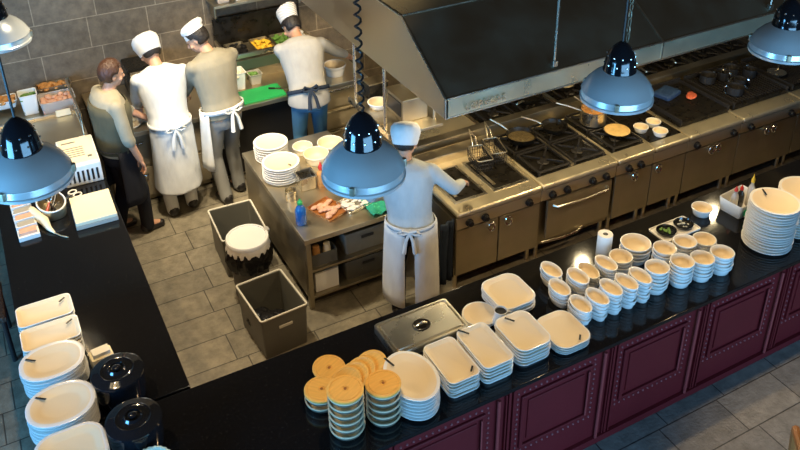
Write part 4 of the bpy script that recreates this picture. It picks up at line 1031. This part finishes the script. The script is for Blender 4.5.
def hat(t, H, kind, m):
    b = MB(); n = 32
    if kind == 'cap': pf = [(.100, .185), (.104, .19), (.106, .225), (.104, .235), (.118, .25), (.118, .275), (.095, .297), (.05, .306), (.01, .308)]
    elif kind == 'toque': pf = [(.098, .185), (.103, .19), (.104, .26), (.106, .275), (.135, .31), (.145, .35), (.13, .385), (.08, .40), (.01, .40)]
    elif kind == 'tall': pf = [(.100, .185), (.105, .19), (.108, .24), (.118, .29), (.124, .335), (.11, .348), (.05, .35), (.01, .35)]
    else: pf = [(.112, .135), (.118, .14), (.128, .18), (.142, .23), (.136, .275), (.108, .305), (.05, .318), (.01, .32)]
    rings = []
    for k, (r, z) in enumerate(pf):
        rings.append([H @ V((r*.84*(1+(.03 if 4 <= k < 8 else 0)*sin(9*a))*cos(a), r*.98*(1+(.03 if 4 <= k < 8 else 0)*sin(9*a))*sin(a)-.008-(.25*(z-.19) if kind in ('tall', 'cap') else 0), z + (.0 if kind != 'cap' else -.12*r*sin(a+PI)*0))) for a in [2*PI*i/n for i in range(n)]])
    b.loft(rings); return b.build('cap', M[m], t, ang=60)

# 1 bareheaded man, facing right
t, H, T = person('bareheaded brown haired man in rolled sleeves and dark trousers by the bench', (.79, 7.30, 0), -PI/2+.2, .03, (.0, .2), hands=((.26, .12, .80), (-.12, .42, 1.0)), feet=((.1, .12), (-.09, -.08)), shirt='c_olive', sleeve='rolled', trouser='c_dark', hair='hair', scale=1.04)
apron(t, 'c_dark', .42, .98, -.4, PI+.4, name='dark_apron'); tie(t, 'c_dark', .97, bow=False)
b = MB(); n = 24
b.loft([[T @ V((rx*cos(2*PI*i/n), cy+ry*sin(2*PI*i/n), z)) for i in range(n)] for z, rx, ry, cy in ((.95, .218, .166, -.01), (1.06, .208, .158, 0), (1.2, .222, .166, 0), (1.33, .248, .176, -.005), (1.42, .215, .155, -.015))], False, False)
o = b.build('vest', M['c_vest'], t, ang=80); o.modifiers.new('s', 'SOLIDIFY').thickness = .008
# 2 long coat
t, H, T = person('cook in long white coat and tall white hat, back turned', (1.33, 7.40, 0), .05, .2, (.35, .5), hands=((.10, .46, .98), (-.16, .46, .98)), shirt='c_white', skirt='coat', trouser='c_white', scale=1.07)
hat(t, H, 'puff', 'c_cap'); tie(t, 'c_white', .99, .2, .16, bow=True)
# 3 taupe shirt
t, H, T = person('cook in taupe shirt, white cap and white apron ties, back turned', (1.86, 7.40, 0), .30, .16, (.75, .5), hands=((.18, .42, .98), (-.12, .44, .98)), feet=((.11, .04), (-.10, -.05)), shirt='c_tan', sleeve='long', trouser='c_trouser', scale=1.10)
hat(t, H, 'cap', 'c_cap'); apron(t, 'c_white', .42, .98, .55, PI+.5); tie(t, 'c_white', .985, T=T)
# 4 striped cap
t, H, T = person('cook in pale shirt, striped cap and jeans leaning over the bench', (2.78, 7.36, 0), -.2, .48, (.45, .5), hands=((.56, .60, 1.02), (-.02, .62, 1.02)), shirt='c_grey', trouser='c_jean', scale=1.06, lean_x=-.04, skirt='tail')
hat(t, H, 'tall', 'c_stripe'); tie(t, 'c_navy', .99, T=T)
# 5 cook at the fryer
t, H, T = person('cook in pale shirt and long white apron at the fryer', (2.66, 4.92, 0), -.55, .12, (-.35, .35), hands=((.42, .36, 1.12), (-.28, .34, .98)), feet=((.11, .1), (-.11, -.03)), shirt='c_pale', sleeve='long', trouser='c_dark', scale=.99, lean_x=-.09)
hat(t, H, 'puff', 'c_cap'); apron(t, 'c_white', .22, .99, -PI/2+.18, 1.5*PI-.18, .205, .16, .035); tie(t, 'c_white', .99, .21, .165, T=None)
dc = MB(); rows = []
for j in range(10): rows.append([V((-.08+.16*i/8, .02*sin(i*1.7+j*.2), -.62*j/9)) for i in range(9)])
dc.loft(rows, closed=False); o = dc.build('hanging_cloth', M['c_navy'], None, (3.03, 4.93, .80), .3); o.modifiers.new('s', 'SOLIDIFY').thickness = .02; tag(o, 'dark cloth hanging at the left end of the fryer', 'cloth')

# ------------------------------------------------------------------ lights, world, camera
def area(name, loc, tgt, sx, sy, e, col):
    L = bpy.data.lights.new(name, 'AREA'); L.shape = 'RECTANGLE'; L.size = sx; L.size_y = sy; L.energy = e; L.color = col
    o = bpy.data.objects.new(name, L); C.objects.link(o); o.location = loc; o.rotation_euler = (V(tgt)-V(loc)).to_track_quat('-Z', 'Y').to_euler(); return o
area('window_daylight', (2.8, -3.2, 1.7), (2.4, 4, 1.0), 7, 2.2, 520, (.26, .60, 1))
area('window_daylight', (-4.4, 3.0, 1.9), (.5, 5, .7), 3, 2.2, 520, (.15, .52, 1))
def spot(name, loc, tgt, e, col, ang, blend=.6, size=.12):
    L = bpy.data.lights.new(name, 'SPOT'); L.energy = e; L.color = col; L.spot_size = math.radians(ang); L.spot_blend = blend; L.shadow_soft_size = size
    o = bpy.data.objects.new(name, L); C.objects.link(o); o.location = loc; o.rotation_euler = (V(tgt)-V(loc)).to_track_quat('-Z', 'Y').to_euler()
spot('unseen_spot', (1.1, 6.2, 4.4), (1.1, 6.1, 0), 560, (1, .82, .55), 68)
spot('unseen_spot', (1.5, 5.6, 4.6), (2.9, 7.7, .6), 460, (1, .84, .60), 56)  # added spot, brightens the bench drawers and the cooks' backs
spot('unseen_spot', (.5, 6.6, 4.6), (1.0, 7.9, .9), 240, (1, .84, .60), 62)
spot('unseen_spot', (1.2, 4.6, 4.9), (2.5, 6.4, 2.2), 420, (1, .76, .44), 42)  # added to light the left end of the hood
spot('unseen_spot', (2.0, 6.2, 4.8), (2.2, 8.8, 1.6), 420, (1, .80, .52), 80)  # added spot that lifts the tiled wall
spot('unseen_spot', (6.2, 3.5, 5.2), (5.2, 1.7, 0), 480, (1, .74, .45), 42)  # added to warm the dining floor beyond the bar
for hx, hy in ((3.4, 5.6), (4.47, 4.83), (6.17, 4.83)):      # lamps inside the hood, just behind its front lip
    L = bpy.data.lights.new('hood_lamp', 'POINT'); L.energy = 38; L.color = (1, .80, .46); L.shadow_soft_size = .06
    o = bpy.data.objects.new('hood_lamp', L); C.objects.link(o); o.location = (hx, hy, 2.02)
w = bpy.data.worlds.new('world'); bpy.context.scene.world = w; w.use_nodes = True
w.node_tree.nodes['Background'].inputs[0].default_value = (.50, .47, .42, 1); w.node_tree.nodes['Background'].inputs[1].default_value = .055

cam = bpy.data.cameras.new('camera'); co = bpy.data.objects.new('camera', cam); C.objects.link(co)
co.location = (0, 0, 5)
cam.sensor_fit = 'HORIZONTAL'; cam.sensor_width = 36; cam.lens = 836.58/800*36; cam.shift_y = -130.08/800
rx, ry, rz = math.radians(62.746), math.radians(-.8688), math.radians(-27.672)
R3 = Matrix.Rotation(rz, 3, 'Z') @ Matrix.Rotation(rx, 3, 'X') @ Matrix.Rotation(ry, 3, 'Z')
co.rotation_euler = R3.to_euler(); cam.clip_start = .05; cam.clip_end = 100
sc_ = bpy.context.scene; sc_.camera = co
sc_.view_settings.view_transform = 'Standard'; sc_.view_settings.look = 'None'; sc_.view_settings.gamma = 1; sc_.view_settings.use_curve_mapping = False
sc_.view_settings.exposure = 0.0
